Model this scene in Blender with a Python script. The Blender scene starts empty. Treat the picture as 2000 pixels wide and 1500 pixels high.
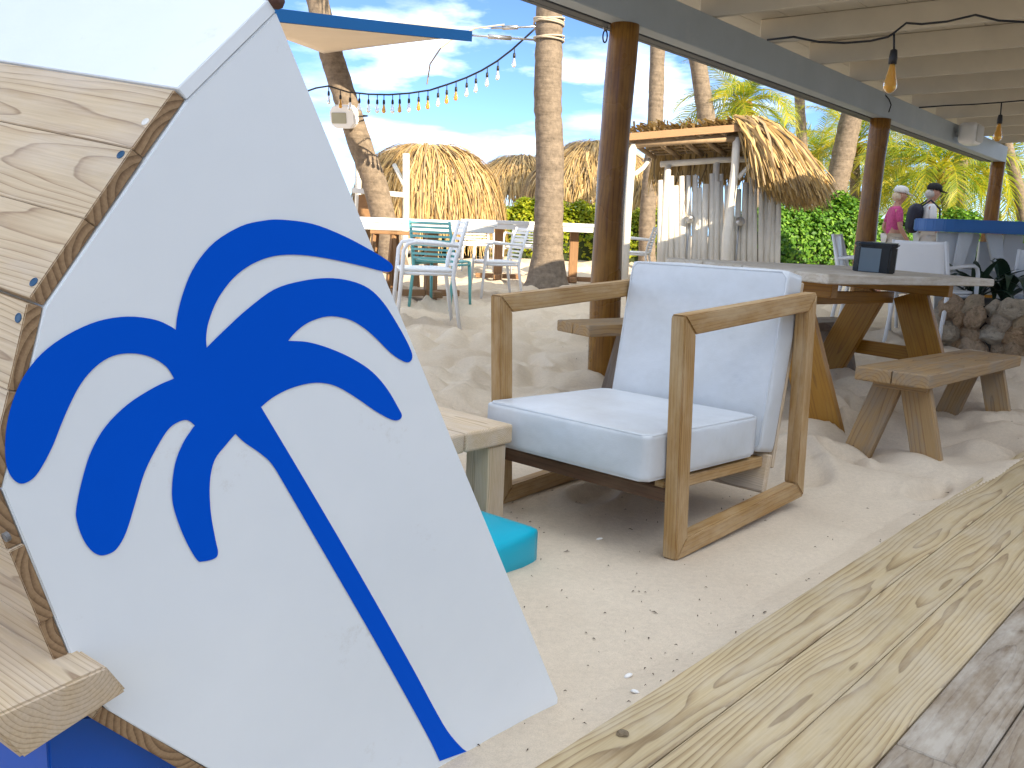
import bpy, bmesh, math, random
import numpy as np
from mathutils import Vector, Matrix, Euler
random.seed(7); rng = np.random.default_rng(7)
SC = bpy.context.scene; COL = SC.collection
# ------------------------------------------------------------------ camera
FPX, HZ, ROLL, CH = 1800.0, 425.0, math.radians(2.3), 0.92
PIT = math.atan((750-HZ)/FPX)
Fv = Vector((0, math.cos(PIT), -math.sin(PIT))); U0 = Vector((0, math.sin(PIT), math.cos(PIT))); R0 = Vector((1, 0, 0))
Rv = R0*math.cos(ROLL)+U0*math.sin(ROLL); Uv = U0*math.cos(ROLL)-R0*math.sin(ROLL)
CAM = Vector((0, 0, CH))
cd = bpy.data.cameras.new('camera'); cam = bpy.data.objects.new('camera', cd); COL.objects.link(cam)
cd.sensor_width = 36; cd.lens = 36*FPX/2000; cd.clip_start = 0.05; cd.clip_end = 3000
m3 = Matrix((Rv, Uv, -Fv)).transposed(); cam.matrix_world = Matrix.Translation(CAM) @ m3.to_4x4()
SC.camera = cam
def ray(x, y): return Fv + Rv*((x-1000)/FPX) + Uv*((750-y)/FPX)
def G(x, y, z=0.0):
    r = ray(x, y); return CAM + r*((z-CH)/r.z)
def D(x, y, d):
    r = ray(x, y); return CAM + r*(d/r.y)
def PL(x, y, p, n):
    r = ray(x, y); return CAM + r*((p-CAM).dot(n)/r.dot(n))
# ------------------------------------------------------------------ sky, sun, exposure
SUN_AZ, SUN_EL = math.radians(142), math.radians(27)      # azimuth clockwise from +Y
w = bpy.data.worlds.new('World'); SC.world = w; w.use_nodes = True
nt = w.node_tree; N = nt.nodes; L = nt.links; N.clear()
sky = N.new('ShaderNodeTexSky'); sky.sky_type = 'NISHITA'; sky.sun_disc = False
sky.sun_elevation = SUN_EL; sky.sun_rotation = SUN_AZ; sky.air_density = 0.45; sky.dust_density = 0.0; sky.ozone_density = 4.5
bg = N.new('ShaderNodeBackground'); bg.inputs[1].default_value = 0.05
tc = N.new('ShaderNodeTexCoord'); sp = N.new('ShaderNodeSeparateXYZ'); L.new(tc.outputs['Generated'], sp.inputs[0])
ad = N.new('ShaderNodeMath'); ad.operation = 'ADD'; ad.inputs[1].default_value = 0.16; L.new(sp.outputs[2], ad.inputs[0])
mx = N.new('ShaderNodeMath'); mx.operation = 'MAXIMUM'; mx.inputs[1].default_value = 0.05; L.new(ad.outputs[0], mx.inputs[0])
vd = N.new('ShaderNodeVectorMath'); vd.operation = 'DIVIDE'; L.new(tc.outputs['Generated'], vd.inputs[0])
cb = N.new('ShaderNodeCombineXYZ'); [L.new(mx.outputs[0], cb.inputs[i]) for i in range(3)]; L.new(cb.outputs[0], vd.inputs[1])
mp = N.new('ShaderNodeMapping'); mp.inputs['Location'].default_value = (25.4, 15.3, 12.4); mp.inputs['Scale'].default_value = (1, 1, 0.35)
L.new(vd.outputs[0], mp.inputs[0])
nz = N.new('ShaderNodeTexNoise'); nz.inputs['Scale'].default_value = 1.15; nz.inputs['Detail'].default_value = 7; nz.inputs['Roughness'].default_value = .55
L.new(mp.outputs[0], nz.inputs[0])
rp = N.new('ShaderNodeValToRGB'); rp.color_ramp.elements[0].position = .46; rp.color_ramp.elements[1].position = .62
rp.color_ramp.elements[1].color = (.8, .8, .8, 1); L.new(nz.outputs[0], rp.inputs[0])
bg2 = N.new('ShaderNodeBackground'); bg2.inputs[0].default_value = (.86, .84, .82, 1); bg2.inputs[1].default_value = .85
nz2 = N.new('ShaderNodeTexNoise'); nz2.inputs['Scale'].default_value = 2.6; nz2.inputs['Detail'].default_value = 6; L.new(mp.outputs[0], nz2.inputs[0])
rp2 = N.new('ShaderNodeValToRGB'); rp2.color_ramp.elements[0].position = .36; rp2.color_ramp.elements[1].position = .62; rp2.color_ramp.elements[0].color = (.34, .38, .43, 1); rp2.color_ramp.elements[1].color = (.93, .97, 1, 1)
L.new(nz2.outputs[0], rp2.inputs[0]); L.new(rp2.outputs[0], bg2.inputs[0])
mxs = N.new('ShaderNodeMixShader'); wo = N.new('ShaderNodeOutputWorld')
L.new(sky.outputs[0], bg.inputs[0]); hzf = N.new('ShaderNodeMapRange'); hzf.inputs[1].default_value = .03; hzf.inputs[2].default_value = .15; L.new(sp.outputs[2], hzf.inputs[0]); cm = N.new('ShaderNodeMath'); cm.operation = 'MULTIPLY'; L.new(rp.outputs[0], cm.inputs[0]); L.new(hzf.outputs[0], cm.inputs[1]); L.new(cm.outputs[0], mxs.inputs[0]); L.new(bg.outputs[0], mxs.inputs[1]); L.new(bg2.outputs[0], mxs.inputs[2])
L.new(mxs.outputs[0], wo.inputs[0])
sl = bpy.data.lights.new('sun', 'SUN'); sl.energy = 2.2; sl.angle = math.radians(.5); sl.color = (1, .84, .62)
so = bpy.data.objects.new('sun', sl); COL.objects.link(so)
sd = Vector((math.sin(SUN_AZ)*math.cos(SUN_EL), math.cos(SUN_AZ)*math.cos(SUN_EL), math.sin(SUN_EL)))
so.rotation_euler = sd.to_track_quat('Z', 'Y').to_euler(); so.location = sd*40
SC.view_settings.view_transform = 'Standard'; SC.view_settings.look = 'None'; SC.view_settings.exposure = 2.45; SC.view_settings.gamma = 1
# ------------------------------------------------------------------ helpers
def tag(o, label=None, cat=None, group=None, kind=None):
    if label: o['label'] = label
    if cat: o['category'] = cat
    if group: o['group'] = group
    if kind: o['kind'] = kind
    return o
def root(name, loc, label, cat, group=None, rot=(0, 0, 0)):
    o = bpy.data.objects.new(name, None); COL.objects.link(o); o.empty_display_size = .1
    o.location = loc; o.rotation_euler = rot
    return tag(o, label, cat, group)
def link(name, me, mat, parent=None, M=None, smooth=False):
    o = bpy.data.objects.new(name, me); COL.objects.link(o)
    if mat is not None and not me.materials: me.materials.append(mat)
    if parent: o.parent = parent
    if M is not None: o.matrix_basis = M
    if smooth: me.polygons.foreach_set('use_smooth', [True]*len(me.polygons))
    return o
def mesh(name, v, f):
    me = bpy.data.meshes.new(name); me.from_pydata([tuple(p) for p in v], [], f); me.update(); return me
def bm_mesh(name, bm):
    me = bpy.data.meshes.new(name); bm.to_mesh(me); bm.free(); return me
def frame(a, b, up=Vector((0, 0, 1))):
    x = (b-a).normalized(); y = up.cross(x)
    if y.length < 1e-4: y = Vector((0, 1, 0)).cross(x)
    y.normalize(); z = x.cross(y)
    M = Matrix((x, y, z)).transposed().to_4x4(); M.translation = (a+b)/2; return M
def box_me(l, w_, h, bev=.004, seg=1):
    bm = bmesh.new(); bmesh.ops.create_cube(bm, size=1); bmesh.ops.scale(bm, vec=(l, w_, h), verts=bm.verts)
    if bev: bmesh.ops.bevel(bm, geom=list(bm.edges), offset=bev, segments=seg, affect='EDGES', profile=.5)
    return bm_mesh('box', bm)
def board(name, a, b, w_, h, mat, parent=None, up=Vector((0, 0, 1)), bev=.004, seg=1):
    a = Vector(a); b = Vector(b)
    return link(name, box_me((b-a).length, w_, h, bev, seg), mat, parent, frame(a, b, Vector(up)))
def trapz(name, a, b, w_, h, cut0, cut1, mat, parent, up):
    """board with mitred ends: the side towards +z (up) is shorter by cut0 / cut1"""
    a = Vector(a); b = Vector(b); l = (b-a).length/2; p = [(-l, -h/2), (l, -h/2), (l-cut1, h/2), (-l+cut0, h/2)]
    v = [(x, -w_/2, z) for x, z in p]+[(x, w_/2, z) for x, z in p]
    me = mesh('board', v, [(0, 1, 2, 3), (7, 6, 5, 4), (0, 4, 5, 1), (1, 5, 6, 2), (2, 6, 7, 3), (3, 7, 4, 0)])
    bm = bmesh.new(); bm.from_mesh(me); bmesh.ops.bevel(bm, geom=list(bm.edges), offset=.004, segments=2, affect='EDGES'); bm.to_mesh(me); bm.free()
    return link(name, me, mat, parent, frame(a, b, Vector(up)))
def tube_me(pts, rad, n=10, caps=True):
    pts = [Vector(p) for p in pts]; v = []; f = []
    t0 = (pts[1]-pts[0]).normalized(); ref = Vector((0, 0, 1)) if abs(t0.z) < .9 else Vector((1, 0, 0)); nx = t0.cross(ref).normalized()
    for i, p in enumerate(pts):
        t = (pts[min(i+1, len(pts)-1)]-pts[max(i-1, 0)]).normalized(); nx = (nx-t*nx.dot(t)).normalized(); ny = t.cross(nx)
        r = rad[i] if hasattr(rad, '__len__') else rad
        for k in range(n):
            a = 2*math.pi*k/n; v.append(p+nx*(math.cos(a)*r)+ny*(math.sin(a)*r))
    for i in range(len(pts)-1):
        for k in range(n): f.append((i*n+k, i*n+(k+1) % n, (i+1)*n+(k+1) % n, (i+1)*n+k))
    if caps: f.append(tuple(range(n-1, -1, -1))); f.append(tuple((len(pts)-1)*n+k for k in range(n)))
    return mesh('tube', v, f)
def tube(name, pts, rad, mat, parent=None, n=10): return link(name, tube_me(pts, rad, n), mat, parent, smooth=True)
def lathe_me(prof, n=16):
    v = []; f = []
    for r, z in prof:
        for k in range(n): a = 2*math.pi*k/n; v.append((r*math.cos(a), r*math.sin(a), z))
    for i in range(len(prof)-1):
        for k in range(n): f.append((i*n+k, i*n+(k+1) % n, (i+1)*n+(k+1) % n, (i+1)*n+k))
    f.append(tuple(range(n-1, -1, -1))); f.append(tuple((len(prof)-1)*n+k for k in range(n)))
    return mesh('lathe', v, f)
def prism_me(poly, vec, bev=0):
    """poly: list of 3-D points, extruded by vec"""
    n = len(poly); v = [Vector(p) for p in poly]+[Vector(p)+Vector(vec) for p in poly]
    f = [tuple(range(n)), tuple(range(2*n-1, n-1, -1))]+[(i, i+n, (i+1) % n+n, (i+1) % n) for i in range(n)]
    me = mesh('prism', v, f); bm = bmesh.new(); bm.from_mesh(me); bmesh.ops.recalc_face_normals(bm, faces=bm.faces)
    if bev: bmesh.ops.bevel(bm, geom=list(bm.edges), offset=bev, segments=2, affect='EDGES')
    bm.to_mesh(me); bm.free(); return me
def cushion_me(lx, ly, lz, r, bulge=.012, n=14, seed=0):
    bm = bmesh.new(); bmesh.ops.create_cube(bm, size=2); bmesh.ops.subdivide_edges(bm, edges=bm.edges[:], cuts=n, use_grid_fill=True)
    rr = random.Random(seed); ph = [rr.uniform(0, 6) for _ in range(6)]; hv = (lx/2, ly/2, lz/2)
    for vv in bm.verts:
        p = vv.co.copy(); q = Vector([math.copysign(abs(p[i])**.75, p[i])*hv[i] for i in range(3)]); inn = Vector([max(-hv[i]+r, min(hv[i]-r, q[i])) for i in range(3)]); d = q-inn
        if d.length > 1e-6: q = inn+d.normalized()*r
        for i in range(3):
            if abs(p[i]) > .999:
                o = [abs(p[k]) for k in range(3) if k != i]
                q[i] += math.copysign(bulge*(1-o[0]**2)*(1-o[1]**2)*(1+.5*math.sin(q[(i+1) % 3]*17+ph[i])*math.sin(q[(i+2) % 3]*13+ph[i+3])), p[i])
        vv.co = q
    return bm_mesh('cushion', bm)
def strands_me(name, st):
    """st: list of (points, width, side vector, rnd): flat ribbons with a per-vertex random value"""
    v = []; f = []; rn = []
    for pts, wd, side, r in st:
        b = len(v); n = len(pts)
        for i, p in enumerate(pts):
            k = wd*(1-.75*(i/(n-1))**2)/2; v.append(p-side*k); v.append(p+side*k); rn += [r, r]
        for i in range(n-1): f.append((b+2*i, b+2*i+1, b+2*i+3, b+2*i+2))
    me = mesh(name, v, f); at = me.attributes.new('rnd', 'FLOAT', 'POINT'); at.data.foreach_set('value', rn); return me
def copy_tree(o, parent=None):
    c = o.copy(); COL.objects.link(c)
    if parent: c.parent = parent
    for ch in list(o.children): copy_tree(ch, c)
    return c
# ------------------------------------------------------------------ materials
class NB:
    def __init__(s, name):
        s.m = bpy.data.materials.new(name); s.m.use_nodes = True; s.t = s.m.node_tree; s.n = s.t.nodes
        s.b = s.n['Principled BSDF']
    def new(s, ty, **k):
        n = s.n.new('ShaderNode'+ty)
        for a, b in k.items(): setattr(n, a, b)
        return n
    def ln(s, a, b): s.t.links.new(a, b)
    def math(s, op, a, b=None, c=None):
        n = s.new('Math', operation=op)
        for i, x in enumerate((a, b, c)):
            if x is None: continue
            if isinstance(x, (int, float)): n.inputs[i].default_value = x
            else: s.ln(x, n.inputs[i])
        return n.outputs[0]
    def noise(s, vec, scale, detail=3, rough=.5):
        n = s.new('TexNoise'); n.inputs['Scale'].default_value = scale; n.inputs['Detail'].default_value = detail; n.inputs['Roughness'].default_value = rough
        if vec is not None: s.ln(vec, n.inputs['Vector'])
        return n.outputs['Fac']
    def ramp(s, fac, stops, interp='LINEAR'):
        n = s.new('ValToRGB'); cr = n.color_ramp; cr.interpolation = interp
        while len(cr.elements) < len(stops): cr.elements.new(.5)
        for e, (p, c) in zip(cr.elements, stops): e.position = p; e.color = (*c, 1) if len(c) == 3 else c
        s.ln(fac, n.inputs[0]); return n.outputs[0]
    def mix(s, fac, a, b, mode='MIX'):
        n = s.new('Mix', data_type='RGBA', blend_type=mode)
        for i, x in ((0, fac), (6, a), (7, b)):
            if isinstance(x, (int, float)): n.inputs[i].default_value = x
            elif isinstance(x, tuple): n.inputs[i].default_value = (*x, 1)
            else: s.ln(x, n.inputs[i])
        return n.outputs[2]
    def obj(s, scale=(1, 1, 1), rnd=True):
        t = s.new('TexCoord'); mpp = s.new('Mapping'); mpp.inputs['Scale'].default_value = scale; s.ln(t.outputs['Object'], mpp.inputs[0])
        if rnd:
            oi = s.new('ObjectInfo'); cbn = s.new('CombineXYZ'); r7 = s.math('MULTIPLY', oi.outputs['Random'], 37.0)
            s.ln(r7, cbn.inputs[0]); s.ln(cbn.outputs[0], mpp.inputs['Location'])
        return mpp.outputs[0]
    def bump(s, h, strength=.3, dist=.01):
        n = s.new('Bump'); n.inputs['Strength'].default_value = strength; n.inputs['Distance'].default_value = dist; s.ln(h, n.inputs['Height']); s.ln(n.outputs[0], s.b.inputs['Normal'])
    def set(s, col=None, rough=None, spec=None, metal=None):
        for k, x in (('Base Color', col), ('Roughness', rough), ('Specular IOR Level', spec), ('Metallic', metal)):
            if x is None: continue
            if isinstance(x, tuple): s.b.inputs[k].default_value = (*x, 1)
            elif isinstance(x, (int, float)): s.b.inputs[k].default_value = x
            else: s.ln(x, s.b.inputs[k])
        return s.m
def wood(name, light, mid, dark, freq=70, amp=.035, wear=None, wear_amt=.4, rough=.65, oz=.05, long=.55, sharp=.55, axis='x'):
    b = NB(name); v = b.obj((1, 1, 1))
    if axis == 'z':
        s0_ = b.new('SeparateXYZ'); c0_ = b.new('CombineXYZ'); b.ln(v, s0_.inputs[0]); b.ln(s0_.outputs[2], c0_.inputs[0]); b.ln(s0_.outputs[1], c0_.inputs[1]); b.ln(s0_.outputs[0], c0_.inputs[2]); v = c0_.outputs[0]
    sx = b.new('SeparateXYZ'); b.ln(v, sx.inputs[0])
    oi = b.new('ObjectInfo'); oy = b.math('MULTIPLY', b.math('SUBTRACT', oi.outputs['Random'], .5), .08)
    st = b.new('VectorMath', operation='MULTIPLY'); b.ln(v, st.inputs[0]); st.inputs[1].default_value = (long*2.2, 7, 7)
    n1 = b.math('MULTIPLY', b.math('SUBTRACT', b.noise(st.outputs[0], 1.0, 2, .45), .5), amp*2)
    st3 = b.new('VectorMath', operation='MULTIPLY'); b.ln(v, st3.inputs[0]); st3.inputs[1].default_value = (3.0, 22, 22)
    n3 = b.math('MULTIPLY', b.math('SUBTRACT', b.noise(st3.outputs[0], 1.0, 2, .5), .5), amp*.35)
    yy = b.math('ADD', sx.outputs[1], oy); zz = b.math('ADD', sx.outputs[2], oz)
    r = b.math('SQRT', b.math('ADD', b.math('POWER', b.math('ABSOLUTE', yy), 2.0), b.math('POWER', b.math('ABSOLUTE', zz), 2.0)))
    val = b.math('MULTIPLY', b.math('ADD', b.math('ADD', r, n1), n3), freq)
    fr = b.math('FRACT', val)
    c = b.ramp(fr, [(0, light), (sharp, light), (sharp+.3, mid), (.96, dark), (1, light)])
    st2 = b.new('VectorMath', operation='MULTIPLY'); b.ln(v, st2.inputs[0]); st2.inputs[1].default_value = (6, 260, 260)
    fib = b.noise(st2.outputs[0], 1.0, 3, .6)
    c = b.mix(.35, c, b.ramp(fib, [(.3, tuple(x*.72 for x in mid)), (.7, tuple(min(1, x*1.1) for x in light))]), 'MIX')
    big = b.noise(v, 3.2, 3, .5)
    c = b.mix(.55, c, b.ramp(big, [(.3, (.72, .72, .72)), (.7, (1, 1, 1))]), 'MULTIPLY')
    if wear:
        st4 = b.new('VectorMath', operation='MULTIPLY'); b.ln(v, st4.inputs[0]); st4.inputs[1].default_value = (4, 14, 14)
        wm = b.ramp(b.noise(st4.outputs[0], 1.3, 5, .65), [(.42, (0, 0, 0)), (.68, (wear_amt,)*3)])
        c = b.mix(wm, c, wear)
    b.bump(b.math('ADD', b.math('MULTIPLY', fr, -.6), fib), .25, .002)
    return b.set(c, b.ramp(big, [(.3, (rough-.1,)*3), (.7, (rough+.12,)*3)]), .35)
def plain(name, col, rough=.5, var=.12, scale=6, bump=.0, spec=.4, dirt=None, metal=0):
    b = NB(name); v = b.obj()
    n = b.noise(v, scale, 5, .6)
    c = b.mix(1.0, col, b.ramp(n, [(.25, (1-var,)*3), (.75, (1, 1, 1))]), 'MULTIPLY')
    if dirt:
        dm = b.ramp(b.noise(v, scale*.7, 8, .75), [(.56, (0, 0, 0)), (.8, (.5, .5, .5))]); c = b.mix(dm, c, dirt)
    if bump: b.bump(b.noise(v, scale*14, 3, .6), bump, .004)
    return b.set(c, rough, spec, metal)
def leafy(name, stops, trans=.45, rough=.45):
    b = NB(name); at = b.new('Attribute', attribute_name='rnd'); oi = b.new('ObjectInfo')
    r = b.math('FRACT', b.math('ADD', at.outputs['Fac'], b.math('MULTIPLY', oi.outputs['Random'], .25)))
    c = b.ramp(at.outputs['Fac'], stops); b.set(c, rough, .3)
    tr = b.new('BsdfTranslucent'); b.ln(b.mix(1.0, c, (1.5, 1.5, .8), 'MULTIPLY'), tr.inputs[0]); ms = b.new('MixShader'); ms.inputs[0].default_value = trans
    b.ln(b.b.outputs[0], ms.inputs[1]); b.ln(tr.outputs[0], ms.inputs[2]); b.ln(ms.outputs[0], b.n['Material Output'].inputs[0]); return b.m
M = {}
M['pine'] = wood('pine_plank', (.68, .53, .35), (.54, .39, .24), (.24, .135, .07), 210, .026, (.66, .58, .51), .4, .6, .06)
M['deck'] = wood('deck_pine', (.55, .43, .25), (.42, .30, .155), (.17, .10, .045), 84, .05, (.58, .51, .4), .35, .6, .03, .5, .45)
M['deck_old'] = wood('weathered_deck', (.30, .235, .165), (.22, .16, .105), (.12, .08, .05), 75, .05, (.50, .45, .38), .75, .75, .04)
M['teak'] = wood('worn_teak', (.44, .265, .10), (.36, .19, .065), (.21, .095, .032), 110, .02, (.58, .44, .27), .55, .6)
M['teak_dark'] = wood('dark_teak', (.15, .08, .045), (.12, .065, .035), (.07, .035, .02), 90, .02, (.3, .2, .12), .3, .6)
M['stain'] = wood('amber_stained_timber', (.36, .165, .014), (.29, .12, .010), (.16, .065, .008), 60, .03, (.40, .22, .04), .3, .45)
M['bench'] = wood('bench_timber', (.42, .265, .115), (.33, .195, .08), (.17, .09, .035), 70, .035, (.26, .22, .17), .65, .7)
M['benchdark'] = wood('bench_timber_dark', (.20, .14, .09), (.16, .105, .065), (.09, .06, .04), 70, .035, (.24, .2, .17), .5, .7)
M['tabletop'] = wood('bleached_tabletop', (.62, .55, .44), (.55, .47, .36), (.42, .34, .25), 60, .03, (.72, .69, .64), .7, .6)
M['log'] = wood('varnished_log', (.22, .095, .014), (.14, .055, .009), (.06, .022, .005), 45, .05, (.30, .15, .025), .6, .3, 0, .3, .55, 'z')
M['brown'] = wood('brown_timber', (.33, .19, .09), (.25, .13, .06), (.15, .075, .035), 60, .03)
M['endgrain'] = wood('pine_end_grain', (.40, .26, .14), (.27, .16, .08), (.09, .045, .02), 120, .02, None, .4, .75, .06, .5, .35)
M['white'] = plain('white_paint', (.72, .73, .73), .42, .07, 4, .05, .4, (.6, .58, .55))
bq_ = NB('panel_paint'); vq_ = bq_.obj(rnd=False); sm_ = bq_.noise(vq_, 9, 9, .8); st_ = bq_.new('VectorMath', operation='MULTIPLY'); bq_.ln(vq_, st_.inputs[0]); st_.inputs[1].default_value = (40, 40, 2.5); br_ = bq_.noise(st_.outputs[0], 1.0, 4, .6)
cq_ = bq_.mix(bq_.ramp(sm_, [(.60, (0, 0, 0)), (.74, (.55, .55, .55))]), (.85, .885, .91), (.6, .58, .54)); cq_ = bq_.mix(1.0, cq_, bq_.ramp(bq_.noise(vq_, 2.2, 4, .6), [(.3, (.92, .93, .94)), (.7, (1, 1, 1))]), 'MULTIPLY'); bq_.bump(bq_.math('ADD', br_, bq_.math('MULTIPLY', sm_, .6)), .22, .002)
M['panel'] = bq_.set(cq_, bq_.ramp(br_, [(.3, (.3,)*3), (.7, (.46,)*3)]), .45)
M['ceil'] = plain('ceiling_paint', (.64, .58, .47), .6, .14, 3, .1, .3, (.5, .43, .34))
M['beam'] = plain('beam_paint', (.40, .45, .48), .5, .15, 2.5, .1, .4, (.55, .55, .52))
M['trim'] = plain('dark_trim', (.07, .075, .08), .5, .2, 4)
M['blue'] = plain('emblem_blue', (.0, .092, .64), .55, .05, 3, .02, .05)
M['bluebase'] = plain('base_blue', (.003, .10, .52), .3, .12, 5, .02)
M['bluetop'] = plain('counter_blue', (.02, .13, .40), .35, .12, 5, .02)
bv = NB('cushion_vinyl'); vv_ = bv.obj(); wr_ = bv.noise(vv_, 5.5, 3, .5); bv.bump(bv.math('ADD', bv.math('MULTIPLY', wr_, 3.0), bv.math('MULTIPLY', bv.noise(vv_, 300, 2), .12)), .35, .012)
M['vinyl'] = bv.set(bv.mix(1.0, (.62, .645, .675), bv.ramp(bv.noise(vv_, 3, 6, .65), [(.3, (.86, .85, .82)), (.6, (1, 1, 1))]), 'MULTIPLY'), .38, .4)
M['cyan'] = plain('cyan_vinyl', (.0, .40, .55), .35, .06, 5, .02)
M['plastic'] = plain('white_plastic', (.80, .81, .82), .3, .04, 6)
M['teal'] = plain('teal_plastic', (.14, .42, .42), .35, .06, 6)
M['blackpl'] = plain('black_plastic', (.012, .014, .017), .25, .2, 6)
M['greyglass'] = plain('smoked_window', (.16, .21, .25), .12, .1, 6)
M['cable'] = plain('black_cable', (.015, .015, .016), .5, .2, 6)
M['steel'] = plain('steel', (.5, .5, .5), .3, .1, 8, metal=.9)
M['rope'] = plain('rope', (.5, .43, .33), .8, .2, 30)
M['screw'] = plain('blue_plug', (.03, .10, .20), .4, .3, 60)
M['screwg'] = plain('grey_plug', (.2, .19, .18), .4, .3, 60)
M['sail'] = plain('sail_fabric', (.56, .49, .41), .8, .08, 3)
M['shellm'] = plain('shell_white', (.8, .77, .72), .4, .1, 30)
M['stone'] = plain('coral_stone', (.62, .50, .37), .85, .65, 9, 1.0, .2, (.36, .19, .09))
bs_ = NB('coral_stone'); ob_ = bs_.obj(); oi_ = bs_.new('ObjectInfo'); nn_ = bs_.noise(ob_, 2.2, 7, .7)
cs_ = bs_.ramp(oi_.outputs['Random'], [(0, (.74, .56, .36)), (.3, (.80, .70, .55)), (.6, (.70, .47, .28)), (1, (.84, .76, .63))]); cs_ = bs_.mix(1.0, cs_, bs_.ramp(nn_, [(.28, (.35, .3, .25)), (.45, (.9, .87, .83)), (.72, (1.15, 1.13, 1.1))]), 'MULTIPLY'); bs_.bump(nn_, .9, .25); M['stone'] = bs_.set(cs_, .9, .2)
M['mud'] = plain('soil', (.09, .07, .05), .9, .4, 10)
M['litter'] = plain('dry_litter', (.10, .07, .045), .8, .4, 20)
M['pole'] = plain('whitewashed_pole', (.82, .78, .69), .7, .15, 5, .2, .2, (.45, .36, .25))
M['rawpole'] = plain('raw_pole', (.42, .30, .18), .75, .35, 9, .3)
def bulbmat(name, col, al):
    b = NB(name); b.set(col, .08); b.b.inputs['Transmission Weight'].default_value = al; b.b.inputs['IOR'].default_value = 1.2; return b.m
M['amber'] = bulbmat('amber_glass', (.75, .42, .09), .55); M['clear'] = bulbmat('clear_glass', (.85, .84, .8), .75)
def trunkmat():
    b = NB('palm_bark'); t = b.new('TexCoord'); mpp = b.new('Mapping'); b.ln(t.outputs['Object'], mpp.inputs[0]); mpp.inputs['Scale'].default_value = (1, 1, 9)
    n = b.noise(mpp.outputs[0], 2.2, 6, .65); n2 = b.noise(t.outputs['Object'], 14, 5, .7)
    c = b.mix(.5, b.ramp(n, [(.3, (.12, .095, .07)), (.5, (.20, .16, .12)), (.72, (.28, .225, .17))]), b.ramp(n2, [(.3, (.06, .05, .042)), (.65, (.28, .225, .17))]))
    b.bump(b.math('ADD', n, n2), .6, .02); return b.set(c, .85, .15)
M['bark'] = trunkmat()
M['frond'] = leafy('palm_leaflets', [(0, (.05, .11, .012)), (.35, (.13, .21, .02)), (.65, (.32, .34, .025)), (1, (.52, .42, .03))], .45)
M['rachis'] = plain('frond_rib', (.25, .22, .05), .5)
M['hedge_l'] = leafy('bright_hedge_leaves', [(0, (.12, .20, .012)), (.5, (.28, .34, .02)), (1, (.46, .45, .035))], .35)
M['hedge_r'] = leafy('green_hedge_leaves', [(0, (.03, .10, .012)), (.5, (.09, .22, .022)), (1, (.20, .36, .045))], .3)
M['agave'] = plain('agave_leaf', (.035, .07, .04), .35, .35, 9)
M['thatch'] = leafy('dry_thatch', [(0, (.13, .085, .04)), (.18, (.34, .26, .16)), (.3, (.34, .22, .085)), (.6, (.48, .325, .13)), (1, (.62, .47, .25))], .12, .7)
M['thatch_in'] = plain('thatch_underlayer', (.15, .095, .045), .9, .4, 20)
M['coco'] = plain('palm_flower', (.42, .22, .05), .6, .3, 12)
def sandmat():
    b = NB('sand'); t = b.new('TexCoord'); v = t.outputs['Object']
    n = b.noise(v, 1.3, 5, .6); n2 = b.noise(v, 60, 4, .7); n3 = b.noise(v, 420, 2, .6)
    c = b.ramp(n, [(.3, (.62, .51, .385)), (.7, (.72, .61, .47))])
    c = b.mix(.5, c, b.ramp(n2, [(.3, (.78, .78, .78)), (.65, (1, 1, 1))]), 'MULTIPLY')
    c = b.mix(.35, c, b.ramp(n3, [(.35, (.6, .58, .55)), (.6, (1, 1, 1))]), 'MULTIPLY')
    b.bump(b.math('ADD', b.math('MULTIPLY', n2, 1.0), b.math('MULTIPLY', n3, .35)), .5, .006)
    return b.set(c, .9, .15)
M['sand'] = sandmat()
bw = NB('sea_water'); bw.set((.02, .16, .22), .15, .5); bw.bump(bw.noise(bw.obj((.3, 1, 1), False), 1.2, 4), .3, .1); M['sea'] = bw.m
# ------------------------------------------------------------------ ground: one polar sheet of sand, finest in front of the camera
DAZ = math.radians(41); DD = Vector((math.sin(DAZ), math.cos(DAZ), 0)); DN = Vector((math.cos(DAZ), -math.sin(DAZ), 0)); DECK0 = -.874
def vnoise(x, y, s, seed):
    r = np.random.default_rng(seed); T = r.random((256, 256)); X = x/s+1000; Y = y/s+1000
    xi = np.floor(X).astype(int); yi = np.floor(Y).astype(int); fx = X-xi; fy = Y-yi; fx = fx*fx*(3-2*fx); fy = fy*fy*(3-2*fy)
    g = lambda a, c: T[a % 256, c % 256]
    return (g(xi, yi)*(1-fx)+g(xi+1, yi)*fx)*(1-fy)+(g(xi, yi+1)*(1-fx)+g(xi+1, yi+1)*fx)*fy-.5
_rp = random.Random(21); PRINTS = [(_rp.uniform(-1.8, 3.6), _rp.uniform(3.1, 11.5)**1.0, _rp.uniform(0, 6.28), _rp.uniform(.8, 1.25)) for _ in range(230)]
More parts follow.
